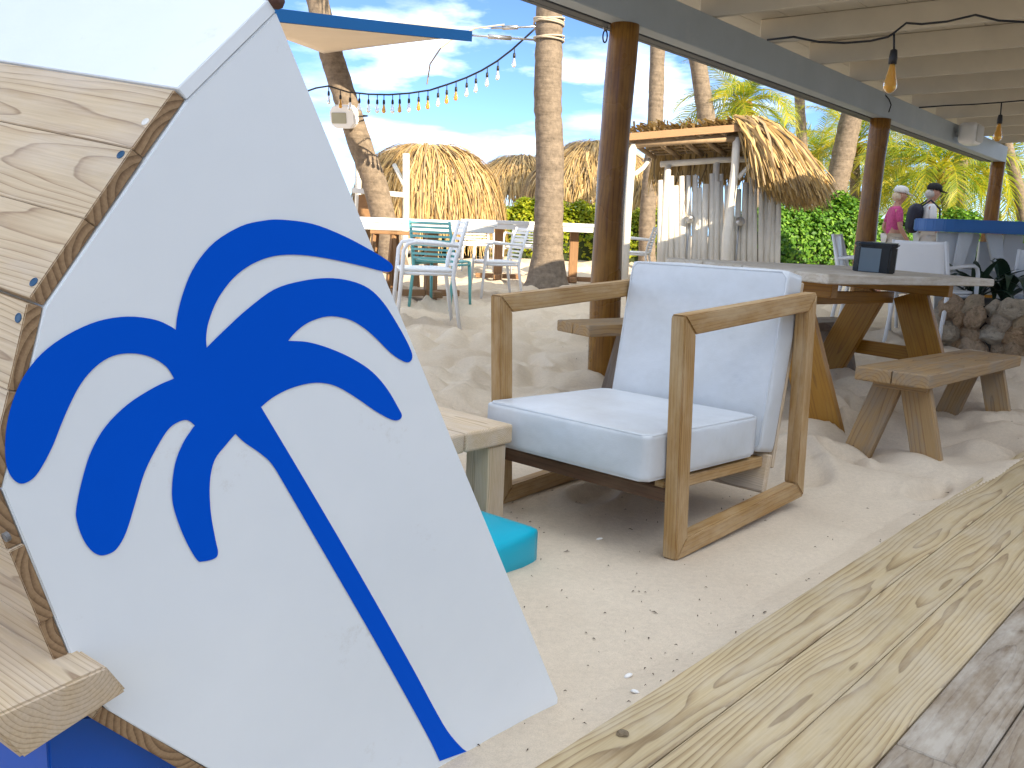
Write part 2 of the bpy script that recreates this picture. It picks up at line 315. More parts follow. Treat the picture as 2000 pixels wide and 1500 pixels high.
def height(x, y):
    x = np.atleast_1d(np.asarray(x, float)); y = np.atleast_1d(np.asarray(y, float)); d = np.hypot(x, y)
    off = x*DN.x+y*DN.y-DECK0; s = x*DD.x+y*DD.y
    far = np.clip((d-2.9)/1.6, 0, 1); far = far*far*(3-2*far)
    z = .032*vnoise(x, y, .55, 1)+.016*vnoise(x, y, .2, 2)+.007*np.abs(vnoise(x, y, .09, 12))+far*(.10*vnoise(x, y, .42, 3)+.085*np.abs(vnoise(x, y, .24, 4))*2-.085*.5+.03*vnoise(x, y, .11, 5)+.09*vnoise(x, y, 1.6, 6))
    for fx, fy, fa, fs in PRINTS:       # footprints: a heel and a ball pressed in, with a pushed-up rim
        m = (np.abs(x-fx) < .35) & (np.abs(y-fy) < .35)
        if not np.any(m): continue
        dx, dy = x[m]-fx, y[m]-fy; u = (dx*math.cos(fa)+dy*math.sin(fa))/fs; v_ = (-dx*math.sin(fa)+dy*math.cos(fa))/fs
        q = (u/.135)**2+(v_/(.052+.012*np.clip(u/.1, -1, 1)))**2
        z[m] += -.034*np.exp(-q**2*.8)+.014*np.exp(-(np.sqrt(q)-1.45)**2*7)
    z = z*np.clip(1.3-d/60, 0, 1)
    z = z+.06*np.exp(-(((x-1.75)/.45)**2+((y-3.45)/.3)**2))-.02
    edge = .012+.03*vnoise(x, y, .35, 8)+np.clip((s-2.1)/3, 0, 1)*(.05+.10*vnoise(s, off*.3, .5, 9))
    t = np.clip((off-edge+.10)/.10, 0, 1); z = z*(1-t)+(.012+np.clip((s-2)/2, 0, 1)*.014)*t
    t2 = np.clip((off-edge)/.05, 0, 1); z = z*(1-t2)-.09*t2
    return z
ang = np.concatenate([np.linspace(-math.radians(62), math.radians(62), 820), np.linspace(math.radians(66), math.radians(294), 58)])
rad = np.concatenate([np.geomspace(.35, 26, 500), np.geomspace(27, 900, 40)])
A, Rr = np.meshgrid(ang, rad); X = (Rr*np.sin(A)).ravel(); Y = (Rr*np.cos(A)).ravel(); Z = height(X, Y)
nA, nR = len(ang), len(rad); V = np.stack([X, Y, Z], 1)
i = np.arange(nR-1)[:, None]*nA; k = np.arange(nA)[None, :]; k2 = (k+1) % nA
quads = np.stack([i+k, i+k2, i+nA+k2, i+nA+k], -1).reshape(-1, 4)[:, ::-1]
cen = len(V); V = np.vstack([V, [[0, 0, -.05]]])
me = bpy.data.meshes.new('sand'); me.vertices.add(len(V)); me.vertices.foreach_set('co', V.ravel())
tri = np.stack([np.full(nA, cen), k2[0], k[0]], 1)
nl = quads.size+tri.size; me.loops.add(nl); me.loops.foreach_set('vertex_index', np.concatenate([quads.ravel(), tri.ravel()]))
me.polygons.add(len(quads)+nA); me.polygons.foreach_set('loop_start', np.concatenate([np.arange(len(quads))*4, quads.size+np.arange(nA)*3]))
me.update(calc_edges=True); me.validate()
tag(link('sand_ground', me, M['sand'], smooth=True), kind='structure')
def gz(x, y): return float(height(x, y)[0])
sea = mesh('sea', [(-900, 75, .06), (900, 75, .06), (900, 890, .06), (-900, 890, .06)], [(0, 1, 2, 3)])
tag(link('sea', sea, M['sea']), kind='structure')
# ------------------------------------------------------------------ deck
def dpt(s, off, z): return DD*s+DN*(DECK0+off)+Vector((0, 0, z))
dk = board('deck', dpt(-1.6, 2.0, -.06), dpt(9.5, 2.0, -.06), 3.96, .06, M['sand'], bev=0); tag(dk, kind='structure')
inv = dk.matrix_basis.inverted()
def plank(s0, s1, o0, wd, mat, dz=0):
    o = board('plank', dpt(s0, o0+wd/2, .005+dz), dpt(s1, o0+wd/2, .005+dz), wd-.004, .03, mat, bev=.003); mb = o.matrix_basis.copy(); o.parent = dk; o.matrix_basis = inv @ mb
off = 0.0
for j in range(3): plank(-1.5, 5.2, off, .1395, M['deck'], random.uniform(-.001, .001)); plank(5.204, 9.4, off, .1395, M['deck']); off += .138
j = 0
while off < 3.9:
    s = -1.5-random.random()*1.0
    if j == 0: s = -1.57
    while s < 9.4:
        e = min(s+random.choice([1.6, 2.4, 3.0]), 9.4)
        if j == 0 and s < 0: e = 1.62
        plank(max(s, -1.55), e-.004, off, .138, M['deck_old'], random.uniform(-.002, .002)); s = e
    off += .138; j += 1
# ------------------------------------------------------------------ hull-shaped counter with the palm emblem
PA = math.radians(43); E1 = Vector((-math.sin(PA), -math.cos(PA), 0)); PN = Vector((math.cos(PA), -math.sin(PA), 0)); P0 = G(1090, 1360)
PD = ray(-2200, -225).normalized()
def pp(x, y, o=0.0): return PL(x, y, P0, PN)+PD*(-o)      # a point of the end panel, o metres out towards the camera
LEN = 2.2
bt = root('plank_clad_counter', G(820, 1500), 'hull-shaped plank-clad counter, its white end panel carrying a blue palm emblem', 'counter')
OFF = -Vector(bt.location)
def bl(name, me_, mat, smooth=False):
    o = link(name, me_, mat, bt, Matrix.Translation(OFF), smooth); return o
outl = [(540, 24), (365, 197), (88, 600), (5, 955), (162, 1338), (215, 1392), (405, 1500), (600, 1612), (815, 1502), (1090, 1362)]
pts = [pp(*q) for q in outl]
low = [p-Vector((0, 0, .12)) for p in pts[7:10]]
panel = bl('end_panel', prism_me(pts[:7]+[pts[7], low[0], low[1], low[2], pts[9]], PD*.022, .0015), M['panel'])
def outw(p, q):   # outward in-panel normal of edge p->q
    e = (q-p).normalized(); n = PN.cross(e); c = sum(pts, Vector())/len(pts)
    return (n if n.dot((p+q)/2-c) > 0 else -n).normalized()
def hull(name, q0, q1, th, mat, out=.0, gap=.0004, bev=.001, ln=LEN):
    p, q = pp(*q0), pp(*q1); n = outw(p, q); e = (q-p).normalized(); p = p+e*gap; q = q-e*gap
    ax = PD; c0 = (p+q)/2+n*(th/2+.0015)-ax*out; wd = (q-p).length
    # own mesh with local x along the plank, so the grain follows it
    ey = (e-ax*e.dot(ax)).normalized(); Fm = Matrix((ax, ey, ax.cross(ey))).transposed(); Mi = Fm.inverted()
    poly = [p+n*.0015, q+n*.0015, q+n*(th+.0015), p+n*(th+.0015)]
    c = c0+ax*ln/2
    me_ = prism_me([Mi @ (r-ax*out-c) for r in poly], Mi @ (ax*ln), bev)
    Mx = Fm.to_4x4(); Mx.translation = c+OFF
    if mat == M['pine']:
        me_.materials.append(mat); me_.materials.append(M['endgrain'])
        for pg in me_.polygons:
            if abs(pg.normal.dot(Mi @ PN)) > .9*(Mi @ PN).length: pg.material_index = 1
    return link(name, me_, mat, bt, Mx)
TH = .0165
cuts = [(365, 197), (283, 311), (192, 446), (88, 600), (50, 768), (5, 955), (48, 1060), (106, 1202), (162, 1338)]
for a, b_ in zip(cuts[:-1], cuts[1:]): hull('plank', a, b_, TH, M['pine'], random.uniform(-.0015, .0025))
hull('plank', (200, 1378), (405, 1500), TH, M['pine']); hull('plank', (405, 1500), (600, 1612), TH, M['pine'])
hull('upper_board', (540, 24), (365, 197), TH, M['panel'], .001)
hull('back_board', (540, 24), (815, 693), .012, M['white'], -.023, ln=LEN-.03); hull('back_board', (815, 693), (1090, 1362), .012, M['white'], -.023, ln=LEN-.03)
t0 = pp(540, 20, .004)+Vector((0, 0, .012)); bl('top_trim', tube_me([t0, t0+PD*.05, t0+PD*LEN], .011, 8), plain('rust_brown_trim', (.13, .06, .045), .5, .3, 20), True)
# foot board, proud of the panel
fb = [(208, 1302), (250, 1350), (45, 1484), (-30, 1408)]
fp = [PL(x, y, P0-PD*.05, PN) for x, y in fb]
ey = fp[0]-fp[3]; ey = (ey-PD*ey.dot(PD)).normalized(); Fm = Matrix((PD, ey, PD.cross(ey))).transposed(); Mi = Fm.inverted(); c = sum(fp, Vector())/4+PD*LEN/2
Mx = Fm.to_4x4(); Mx.translation = c+OFF; link('foot_board', prism_me([Mi @ (r-c) for r in fp], Mi @ (PD*LEN), .003), M['pine'], bt, Mx)
bs = [pp(120, 1425), pp(225, 1418), pp(420, 1530), pp(560, 1606)]; bs = [b_+PD*.03 for b_ in bs]
bs = bs+[Vector((bs[-1].x, bs[-1].y, -.12)), Vector((bs[0].x, bs[0].y, -.12))]; bl('base', prism_me(bs, PD*(LEN-.1), .003), M['bluebase'])
# screws
for x, y, rr, mt in [(236, 302, .0056, 'screw'), (66, 551, .0056, 'screw'), (36, 621, .0056, 'screw'), (284, 238, .0052, 'shellm'), (10, 1050, .0056, 'screwg'), (128, 1312, .0056, 'screwg')]:
    k_ = max(i_ for i_ in range(8) if cuts[i_][1] <= y+12 or i_ == 0); seg = (cuts[k_], cuts[k_+1])
    p, q = pp(*seg[0]), pp(*seg[1]); n = outw(p, q); p = p+n*(TH+.0015); n = PD.cross(q-pp(*seg[0])).normalized(); n = n if n.dot(CAM-p) > 0 else -n; c = PL(x, y, p, n)
    n2 = PD.cross(n.cross(PD)).normalized(); zx = Matrix((PD-n*PD.dot(n), n.cross(PD), n)).transposed(); zx = Matrix([c_.normalized() for c_ in zx.transposed()]).transposed().to_4x4(); zx.translation = c+OFF
    link('screw_plug', lathe_me([(rr, -.004), (rr, .0006), (rr*.8, .001), (rr*.7, .0004)], 14), M[mt], bt, zx)
# palm emblem: outline of the painted mark (corner points begin each run)
EM = [[(509, 794.6), (600, 947), (700, 1118), (800, 1295), (843, 1375), (873, 1427), (899, 1458), (911, 1467)], [(911, 1467), (858, 1486)],
 [(858, 1486), (829, 1427), (733, 1254), (623, 1064), (557, 950), (530, 906), (506, 884), (477, 864), (459, 847)],
 [(459, 847), (440, 869), (418, 899), (409, 943), (411, 1001), (420, 1053), (425, 1078), (419, 1090), (396, 1096), (383, 1092), (359, 1049), (339, 994), (335, 954), (341, 906), (356, 866), (374, 838), (380, 831)],
 [(380, 831), (367, 821), (352, 822), (330, 836), (308, 869), (282, 921), (264, 980), (246, 1038), (229, 1069), (213, 1081), (194, 1084), (176, 1073), (160, 1049), (149, 1016), (148, 994), (158, 943), (176, 884), (205, 833), (249, 789), (301, 756), (339, 739)],
 [(339, 739), (323, 715), (293, 697), (257, 690), (220, 695), (187, 715), (158, 748), (136, 789), (117, 833), (103, 869), (84, 906), (66, 932), (45, 944), (29, 939), (16, 921), (9.5, 891), (11, 840), (22, 789), (44, 737), (81, 690), (132, 653), (191, 627), (249, 618), (301, 624), (330, 636), (342.5, 644)],
 [(342.5, 644), (346, 613), (359, 565), (381, 517), (418, 473), (469, 442), (513, 431), (550, 429), (609, 437), (667, 459), (719, 486), (755, 508), (766, 520), (763, 529), (748, 530), (704, 519), (645, 506), (587, 498), (535, 500), (491, 516), (455, 543), (425, 583), (407, 627), (402, 657), (402.7, 678.7)],
 [(402.7, 678.7), (440, 642), (484, 602), (535, 565), (587, 549), (638, 543), (682, 548), (719, 563), (748, 591), (774, 631), (796, 671), (804.5, 694), (800, 706), (788, 706), (763, 690), (733, 660), (704, 636), (675, 622), (638, 618), (601, 630), (576, 649), (562, 665.5)],
 [(562, 665.5), (601, 668), (645, 681), (689, 701), (726, 726), (755, 759), (777, 796), (784, 811), (778, 820), (763, 819), (733, 803), (697, 778), (660, 756), (631, 748), (601, 749), (565, 759), (532, 776), (509, 794.6)]]
poly = []
for run in EM:
    r = [run[0]]+run+[run[-1]]
    for a in range(1, len(r)-2):
        for t in np.linspace(0, 1, 5)[:-1]:
            q0, q1, q2, q3 = [np.array(r[a+d]) for d in (-1, 0, 1, 2)]
            poly.append(tuple(.5*((2*q1)+(-q0+q2)*t+(2*q0-5*q1+4*q2-q3)*t*t+(-q0+3*q1-3*q2+q3)*t**3)))
bm = bmesh.new(); vs = [bm.verts.new(pp(x, y)+PN*.0012) for x, y in poly]
es = [bm.edges.new((vs[a], vs[(a+1) % len(vs)])) for a in range(len(vs))]
bmesh.ops.triangle_fill(bm, use_beauty=True, edges=es, normal=PN); bl('palm_emblem', bm_mesh('emblem', bm), M['blue'])
# ------------------------------------------------------------------ pavilion: beam, rafters, boards, log posts
BAZ = math.radians(38.6); BD = Vector((math.sin(BAZ), math.cos(BAZ), 0)); BN = Vector((math.cos(BAZ), -math.sin(BAZ), 0)); PB = G(1182, 720)
pv = root('pavilion', PB, 'open pavilion with white-painted rafters on round varnished log posts', 'pavilion')
def bz(s): return 2.075-.010*s                # underside of the beam
def bp(s, o, z): return BD*s+BN*o+Vector((0, 0, z))       # in the pavilion's own frame
SE = 10.2
board('roof_beam', bp(-1.5, 0, bz(-1.5)+.115), bp(SE, 0, bz(SE)+.115), .12, .23, M['beam'], pv, bev=.006)
board('outer_trim', bp(-1.5, -.10, bz(-1.5)+.02), bp(SE-.3, -.10, bz(SE)+.02), .07, .05, M['trim'], pv); board('outer_fascia', bp(-1.5, -.125, bz(-1.5)+.15), bp(SE-.3, -.125, bz(SE)+.15), .03, .20, M['beam'], pv)
board('blind_track', bp(-1.5, -.165, bz(-1.5)+.015), bp(SE-.4, -.165, bz(SE)+.015), .045, .035, M['trim'], pv)
RD = -ray(-2200, 456).normalized(); WID = 3.5
def onbeam(px):
    n = BN; p = PL(*px, PB+BN*.06, n); return (p-PB).dot(BD)
rs = [onbeam(q) for q in [(1400, 24), (1500, 75), (1580, 117), (1664, 153), (1730, 181), (1790, 208), (1844, 232), (1885, 243), (1925, 256)]]
step = (rs[-1]-rs[0])/8
for k_ in range(-3, 14):
    s = rs[0]+step*k_
    if s > SE-.2: break
    a = bp(s, -.06, bz(s)+.32)
    board('rafter', a, a+RD*WID, .05, .175, M['ceil'], pv, bev=.004)
def roofpt(s, wd, dz): return bp(s, -.06, bz(s)+.41+dz)+RD*wd
s0 = -1.6; s1 = SE+.2
nb = 14
for k_ in range(nb):       # ceiling boards run parallel to the beam
    w0, w1 = -.35+(WID+.4)*k_/nb, -.35+(WID+.4)*(k_+1)/nb-.006
    pq = [roofpt(s0, w0, 0), roofpt(s1, w0, 0), roofpt(s1, w1, 0), roofpt(s0, w1, 0)]
    link('ceiling_board', prism_me(pq, (0, 0, .02)), M['ceil'], pv)
pq = [roofpt(s0, -.42, .025), roofpt(s1, -.42, .025), roofpt(s1, WID+.1, .025), roofpt(s0, WID+.1, .025)]
link('roof_covering', prism_me(pq, (0, 0, .05)), plain('roofing', (.3, .28, .25), .8), pv)
def post(s, r0, bend, px=None):
    zt = bz(s); ps = []; rr = []
    for t in np.linspace(0, 1, 22):
        ps.append(bp(s, 0, -.25+(zt+.25)*t)+Vector((bend[0]*math.sin(t*3.1), bend[1]*math.sin(t*3), 0))); rr.append(r0*(1.08-.14*t+.03*math.sin(t*9+s)+.015*math.sin(t*23+s)))
    me_ = tube_me(ps, rr, 24); return link('post', me_, M['log'], pv, smooth=True)
post(0, .092, (-.03, .0)); post(onbeam((1732, 240)), .10, (-.02, .01)); post(onbeam((1958, 322)), .10, (.0, .0))
for s in (0, 4.3, 8.6):     # the row at the far side carries the other ends of the rafters
    a = bp(s, -.06, 0)+RD*(WID-.3); tube('post', [Vector((a.x, a.y, -.2)), Vector((a.x, a.y, 1.2)), Vector((a.x, a.y, bz(s)+RD.z*WID+.22))], .1, M['log'], pv, 16)
HB = 26.0; HH = 15.0      # unseen block added behind the camera to keep the low sun off the terrace
bd = root('added_sun_blocker', bp(0, HB, 0)+PB-Vector((0, 0, PB.z)), 'unseen five-storey balconied block added behind the camera to shade the terrace', 'sun blocker')
board('wall', bp(-45, 6, HH/2-.5), bp(45, 6, HH/2-.5), 11.5, HH, M['white'], bd, bev=0)
board('roof', bp(-45.5, 6, HH-.35), bp(45.5, 6, HH-.35), 12.5, .3, M['beam'], bd, bev=0)
WIN = box_me(2.4, .2, 1.9, 0); WIN.materials.append(M['greyglass']); BAL = box_me(3.4, 1.0, .9, 0); BAL.materials.append(M['white'])
for fl in range(5):
    for k_ in range(20):
        mm = Matrix.Translation(bp(-43+k_*4.5, .2, 1.5+fl*2.85)) @ Matrix.Rotation(math.pi/2-BAZ, 4, 'Z'); link('window', WIN, None, bd, mm)
        if fl: link('balcony', BAL, None, bd, Matrix.Translation(bp(-43+k_*4.5, -.25, .55+fl*2.85)) @ Matrix.Rotation(math.pi/2-BAZ, 4, 'Z'))
# speaker on the beam
p = PL(1885, 262, PB+BN*.16, BN); sp_ = root('speaker', p, 'white wall speaker on a bracket fixed to the pavilion beam', 'speaker')
sp_.rotation_euler = (0, 0, -BAZ)
link('cabinet', cushion_me(.20, .34, .24, .045, .01, 8, 3), M['plastic'], sp_, Matrix.Translation((.06, 0, 0)), True)
link('grille', cushion_me(.03, .29, .19, .014, .004, 6, 4), plain('grille_grey', (.55, .55, .54), .6), sp_, Matrix.Translation((.162, 0, 0)), True)
link('bracket', box_me(.1, .06, .05), M['steel'], sp_, Matrix.Translation((-.07, 0, 0)))
# ceiling string lights
def bulb_me(s=1): return lathe_me([(.011*s, 0), (.014*s, -.012*s), (.022*s, -.05*s), (.031*s, -.085*s), (.029*s, -.105*s), (.016*s, -.123*s), (.004*s, -.127*s)], 14)
def sock_me(s=1): return lathe_me([(.006*s, .06*s), (.015*s, .055*s), (.019*s, .02*s), (.018*s, -.005*s), (.012*s, -.006*s)], 12)
BU, SO = bulb_me(), sock_me()
for me_ in (BU, SO): me_.polygons.foreach_set('use_smooth', [True]*len(me_.polygons))
def ceil_string(label, pixs, d, bulbs):
    r_ = root('string_light', D(*pixs[0], d), label, 'string light'); o_ = Vector(r_.location); dd = d
    tube('cable', [D(x, y, d)-o_ for x, y in pixs], .0055, M['cable'], r_, 6)
    for (x, y, x2, y2, sc) in bulbs:
        a, b_ = D(x, y, d)-o_, D(x2, y2, d)-o_; tube('drop_wire', [a, (a+b_)/2, b_], .005, M['cable'], r_, 6)
        mm = Matrix.Translation(b_-Vector((0, 0, .055*sc))) @ Matrix.Scale(sc, 4)
        s_ = link('socket', SO, M['cable'], r_, mm); g_ = link('bulb', BU, M['amber'], r_, mm @ Matrix.Translation((0, 0, -.006)))
ceil_string('black cable with one amber bulb, slung below the larger rafters', [(1498, 78), (1550, 72), (1600, 82), (1650, 84), (1700, 80), (1735, 72), (1745, 65), (1770, 45), (1800, 47), (1850, 42), (1905, 29), (1950, 40), (2000, 43), (2060, 36)], 4.6, [(1746, 66, 1746, 98, 1.05)])
ceil_string('black cable with a small amber bulb, slung beside the speaker', [(1795, 210), (1850, 206), (1900, 204), (1955, 200), (2000, 196), (2050, 194)], 7.0, [(1956, 201, 1954, 225, 1.0)])
p = PL(1733, 190, PB+BN*.075, BN); q = PL(1736, 219, PB+BN*.075, BN)
tag(tube('loose_cable', [p-Vector((.03, 0, -.03)), p+Vector((.02, 0, -.02)), (p+q)/2+Vector((.03, 0, 0)), q], .006, M['cable'], None, 6), 'short loose black cable hanging down the beam above a log post', 'cable')
hk = root('snap_hook', PL(1183, 48, PB-BN*.13, BN), 'steel snap hook hanging under the roof edge beside the thickest log post', 'hook')
def ring_me(rx, rz, th, n=18): return tube_me([Vector((rx*math.cos(t), 0, rz*math.sin(t))) for t in np.linspace(0, 2*math.pi, n)], th, 6)
link('ring', ring_me(.012, .022, .004), M['steel'], hk, Matrix.Translation((0, 0, -.015)), True); link('clip', ring_me(.013, .035, .005), M['cable'], hk, Matrix.Translation((0, 0, -.068)), True)
# ------------------------------------------------------------------ lounge armchair
CW, CDp, CHt = .735, .789, .696
ac = root('lounge_armchair', (.482, 3.024, -.001), 'low worn-teak lounge armchair with white vinyl cushions on the sand', 'armchair', rot=(.047, -.008, -.747))
TW, TD = .047, .058
for sx in (-1, 1):
    x = sx*(CW/2-TW/2); b = CDp/2; h2 = CHt; o = TD/2
    trapz('front_post', (x, -b+o, -.005), (x, -b+o, h2), TW, TD, TD, TD, M['teak'], ac, (0, 1, 0))
    trapz('rear_post', (x, b-o, -.005), (x, b-o, h2), TW, TD, TD, TD, M['teak'], ac, (0, -1, 0))
    trapz('armrest', (x, -b, h2-o+.0008), (x, b, h2-o+.0008), TW-.001, TD, TD, TD, M['teak'], ac, (0, 0, -1))
    trapz('runner', (x, -b, o-.0058), (x, b, o-.0058), TW-.001, TD, TD, TD, M['teak'], ac, (0, 0, 1))
    board('seat_rail', (sx*.285, -.37, .195), (sx*.285, .21, .145), .035, .035, M['teak'], ac)
xi = CW/2-TW
board('front_rail', (-xi-.02, -.352, .172), (xi+.02, -.352, .172), .05, .042, M['teak_dark'], ac)
board('rear_rail', (-xi, .215, .105), (xi, .215, .105), .028, .13, M['pine'], ac, up=(0, .25, 1))
board('back_rail', (-xi-.02, .37, .60), (xi+.02, .37, .60), .03, .06, M['teak'], ac)
for k_ in range(4): board('seat_slat', (-.27, -.28+k_*.15, .212-k_*.013), (.27, -.28+k_*.15, .212-k_*.013), .1, .014, M['teak'], ac)
bu = Vector((0, .13, .56)).normalized(); bc = Vector((0, .262, .14))
board('back_panel', bc+Vector((0, .01, -.03)), bc+bu*.6+Vector((0, .01, 0)), .62, .014, M['pine'], ac, up=(0, -1, .23))
sq = math.atan2(.05, .6)
sc_ = link('seat_cushion', cushion_me(.625, .62, .135, .014, .007, 20, 1), M['vinyl'], ac, Matrix.Translation((0, -.165, .275)) @ Matrix.Rotation(-sq, 4, 'X'), True)
bc_ = link('back_cushion', cushion_me(.625, .105, .60, .012, .006, 20, 2), M['vinyl'], ac, Matrix.Translation(bc+bu*.325+Vector((0, -.055, .012))) @ Matrix.Rotation(-math.atan2(.13, .56), 4, 'X'), True)
def piping(parent, lx, ly, lz, axis):
    for sg in (-1, 1):
        a, b_, e = (lx/2-.006, ly/2-.006, sg*(lz/2-.004)); cr = [(-a+.02, -b_), (a-.02, -b_), (a, -b_+.02), (a, b_-.02), (a-.02, b_), (-a+.02, b_), (-a, b_-.02), (-a, -b_+.02), (-a+.02, -b_)]
        link('piping', tube_me([Vector((x, y, e)) if axis == 'z' else Vector((x, e, y)) for x, y in cr], .0042, 6), M['vinyl'], parent, smooth=True)
piping(sc_, .625, .62, .135, 'z'); piping(bc_, .625, .60, .105, 'y')
# low coffee table in front of it
cx = Vector((math.cos(-.747), math.sin(-.747), 0)); cy = Vector((-cx.y, cx.x, 0))
p = G(1003, 828, .30); tb = root('low_table', (p.x, p.y, 0), 'low pine table end beside the armchair, half hidden by the white panel', 'table')
for k_ in range(2): board('top_plank', -cy*(.10+.205*k_)+Vector((0, 0, .27)), -cx*1.1-cy*(.10+.205*k_)+Vector((0, 0, .27)), .2, .06, M['pine'], tb, bev=.008, seg=2)
for k_ in (0, 1):
    for l_ in (0, 1): a = -cy*(.055+.29*k_)-cx*(.06+.95*l_); board('leg', a+Vector((0, 0, -.08)), a+Vector((0, 0, .238)), .10, .075, M['pine'], tb, up=cy)
p = G(1043, 1116); pf = cushion_me(.5, .5, .115, .018, .010, 12, 9)
pm = Matrix.Translation((p.x-.335, p.y+.10, .022)) @ Matrix.Rotation(-.70, 4, 'Z'); tag(link('floor_cushion', pf, M['cyan'], None, pm, True), 'cyan floor cushion on the sand peeking out behind the white panel', 'cushion')
# ------------------------------------------------------------------ picnic table and benches
pt = root('picnic_table', (1.416, 4.203, .723), 'long picnic table with bleached plank top and amber A-shaped legs', 'picnic table', rot=(.024, .028, .786))
TL, TWd = 2.192, .91
for k_ in range(4): board('top_plank', (.0, TWd*(k_+.5)/4, -.022), (TL+(.012 if k_ % 2 else 0), TWd*(k_+.5)/4, -.022), TWd/4-.003, .045, M['tabletop'], pt, bev=.005)
for x in (.28, TL-.42):
    board('cross_bearer', (x+.0, .1, -.085), (x+.0, TWd-.1, -.085), .07, .075, M['stain'], pt)
    board('lower_brace', (x+.075, .12, -.50), (x+.075, TWd-.12, -.50), .04, .09, M['stain'], pt)
    for sy in (-1, 1):
        a = Vector((x, TWd/2+sy*.12, -.125)); b_ = Vector((x, TWd/2+sy*.43, -.86)); board('leg', a, b_, .20, .05, M['stain'], pt, up=(1, 0, 0))
board('long_stretcher', (.28, TWd/2, -.16), (TL-.42, TWd/2, -.16), .045, .07, M['stain'], pt)
def bench(name, o, ang, ln, wd, ht, tilt, label, mat, matl, legl=.5, x0=.17):
    b_ = root('bench', o, label, 'bench', rot=(0, tilt, ang))
    for k_ in range(2): board('seat_plank', (0, wd*(k_+.5)/2, -.03), (ln+.01*k_, wd*(k_+.5)/2, -.03), wd/2-.003, .058, mat, b_, bev=.007, seg=2)
    for x in (x0, ln-.22):
        board('cleat', (x, .04, -.075), (x, wd-.04, -.075), .09, .03, mat, b_)
        for sy in (-1, 1): board('leg', (x, wd/2+sy*.055, -.075), (x-.02, wd/2+sy*.20, -.075-legl), .115, .05, matl, b_, up=(1, 0, 0))
    return b_
e1 = G(1668, 712, .37); e2 = G(1818, 733, .37)
g2 = Vector((2.46, 4.60, 0))-Vector((e2.x, e2.y, 0))
bench('b', e2, math.atan2(g2.y, g2.x), 1.75, .30, .37, .045, 'thick timber bench with splayed plank legs in front of the picnic table', M['bench'], M['bench'])
bdir = .786
p = G(1600, 700, .36); bench('b', Vector((1.16, 5.17, .36)), bdir, 1.9, .28, .36, .03, 'dark timber bench on the far side of the picnic table', M['benchdark'], M['benchdark'])
p = G(1150, 634, .40); bench('b', Vector((p.x, p.y-.05, .40)), bdir-.2, .9, .28, .40, .0, 'small worn bench by the foot of the thickest log post', M['bench'], M['benchdark'], .5, .42)
# bin on the table
Tm = Matrix.Translation((1.416, 4.203, .723)) @ Euler((.024, .028, .786)).to_matrix().to_4x4()
tn = (Tm.to_3x3() @ Vector((0, 0, 1))); p = PL(1706, 532, Tm.translation, tn)
bi = root('napkin_bin', p, 'black table caddy with a smoky window on the picnic table', 'caddy', rot=(.024, .028, -.42))
def octo(hx, hy, c): return [(-hx+c, -hy), (hx-c, -hy), (hx, -hy+c), (hx, hy-c), (hx-c, hy), (-hx+c, hy), (-hx, hy-c), (-hx, -hy+c)]
link('body', prism_me([Vector((x, y, .001)) for x, y in octo(.108, .085, .03)], (0, 0, .142), .006), M['blackpl'], bi)
link('lid', prism_me([Vector((x, y, .1435)) for x, y in octo(.116, .093, .032)], (0, 0, .022), .008), M['blackpl'], bi)
link('window', prism_me([Vector((x, -.0855, z)) for x, z in [(-.076, .008), (.03, .008), (.03, .135), (-.076, .135)]], (0, -.003, 0)), M['greyglass'], bi)
# ------------------------------------------------------------------ plastic chairs
def chair_slat(name, loc, ang, mat, label, group=None, arms=True, solid=False):
    """origin on the floor under the seat centre; faces local -y"""
    c = root(name, loc, label, 'chair', group, (0, 0, ang)); w2 = .24; sh = .44; r = .016
    link('seat', cushion_me(.46, .44, .03, .012, -.006, 8, 5), mat, c, Matrix.Translation((0, 0, sh)), True)
    for s_ in (-1, 1):
        tube('rear_leg', [(s_*w2, .29, -.06), (s_*w2*.97, .22, sh-.05), (s_*w2*.97, .24, sh+.1), (s_*w2*.95, .33, .86)], [.016, .019, .019, .015], mat, c, 10)
        if arms:
            tube('arm', [(s_*(w2+.025), -.25, -.06), (s_*(w2+.02), -.21, .45), (s_*(w2+.02), -.2, .60), (s_*(w2+.02), -.17, .655), (s_*(w2+.02), -.1, .67), (s_*(w2+.01), .1, .66), (s_*w2*.97, .27, .645)], [.015, .018, .017, .017, .018, .017, .014], mat, c, 10)
        else: tube('front_leg', [(s_*w2, -.23, -.06), (s_*w2*.95, -.2, sh)], [.015, .019], mat, c, 10)
        tube('side_rail', [(s_*w2*.96, -.2, sh-.03), (s_*w2*.96, .22, sh-.03)], .014, mat, c, 8)
    if solid:
        bk = cushion_me(.44, .02, .34, .009, .0, 8, 6)
        for vv in bk.vertices: vv.co.y += .35*(vv.co.x**2)*-1
        link('backrest', bk, mat, c, Matrix.Translation((0, .315, .69)) @ Matrix.Rotation(-.2, 4, 'X'), True)
    else:
        for k_ in range(9):
            t = k_/8; z = .475+.365*t; y = .245+.085*t*(1.0)
            v0 = [Vector((x*w2*.95, y+.03*(1-x*x), z)) for x in np.linspace(-1, 1, 7)]
            sl_ = []
            for a in v0: sl_ += [a+Vector((0, -.006, -.012)), a+Vector((0, -.006, .012)), a+Vector((0, .006, .012)), a+Vector((0, .006, -.012))]
            f = []
            for a in range(6):
                for e in range(4): f.append((a*4+e, a*4+(e+1) % 4, a*4+4+(e+1) % 4, a*4+4+e))
            link('back_slat', mesh('slat', sl_, f), mat, c)
    return c
def gp(x, y, z=None):
    p = G(x, y, 0); p.z = gz(p.x, p.y); return p
chair_slat('slat_chair', gp(862, 588), math.pi-.12-.25, M['teal'], 'teal slatted plastic chair standing with its back to the sand', arms=False)
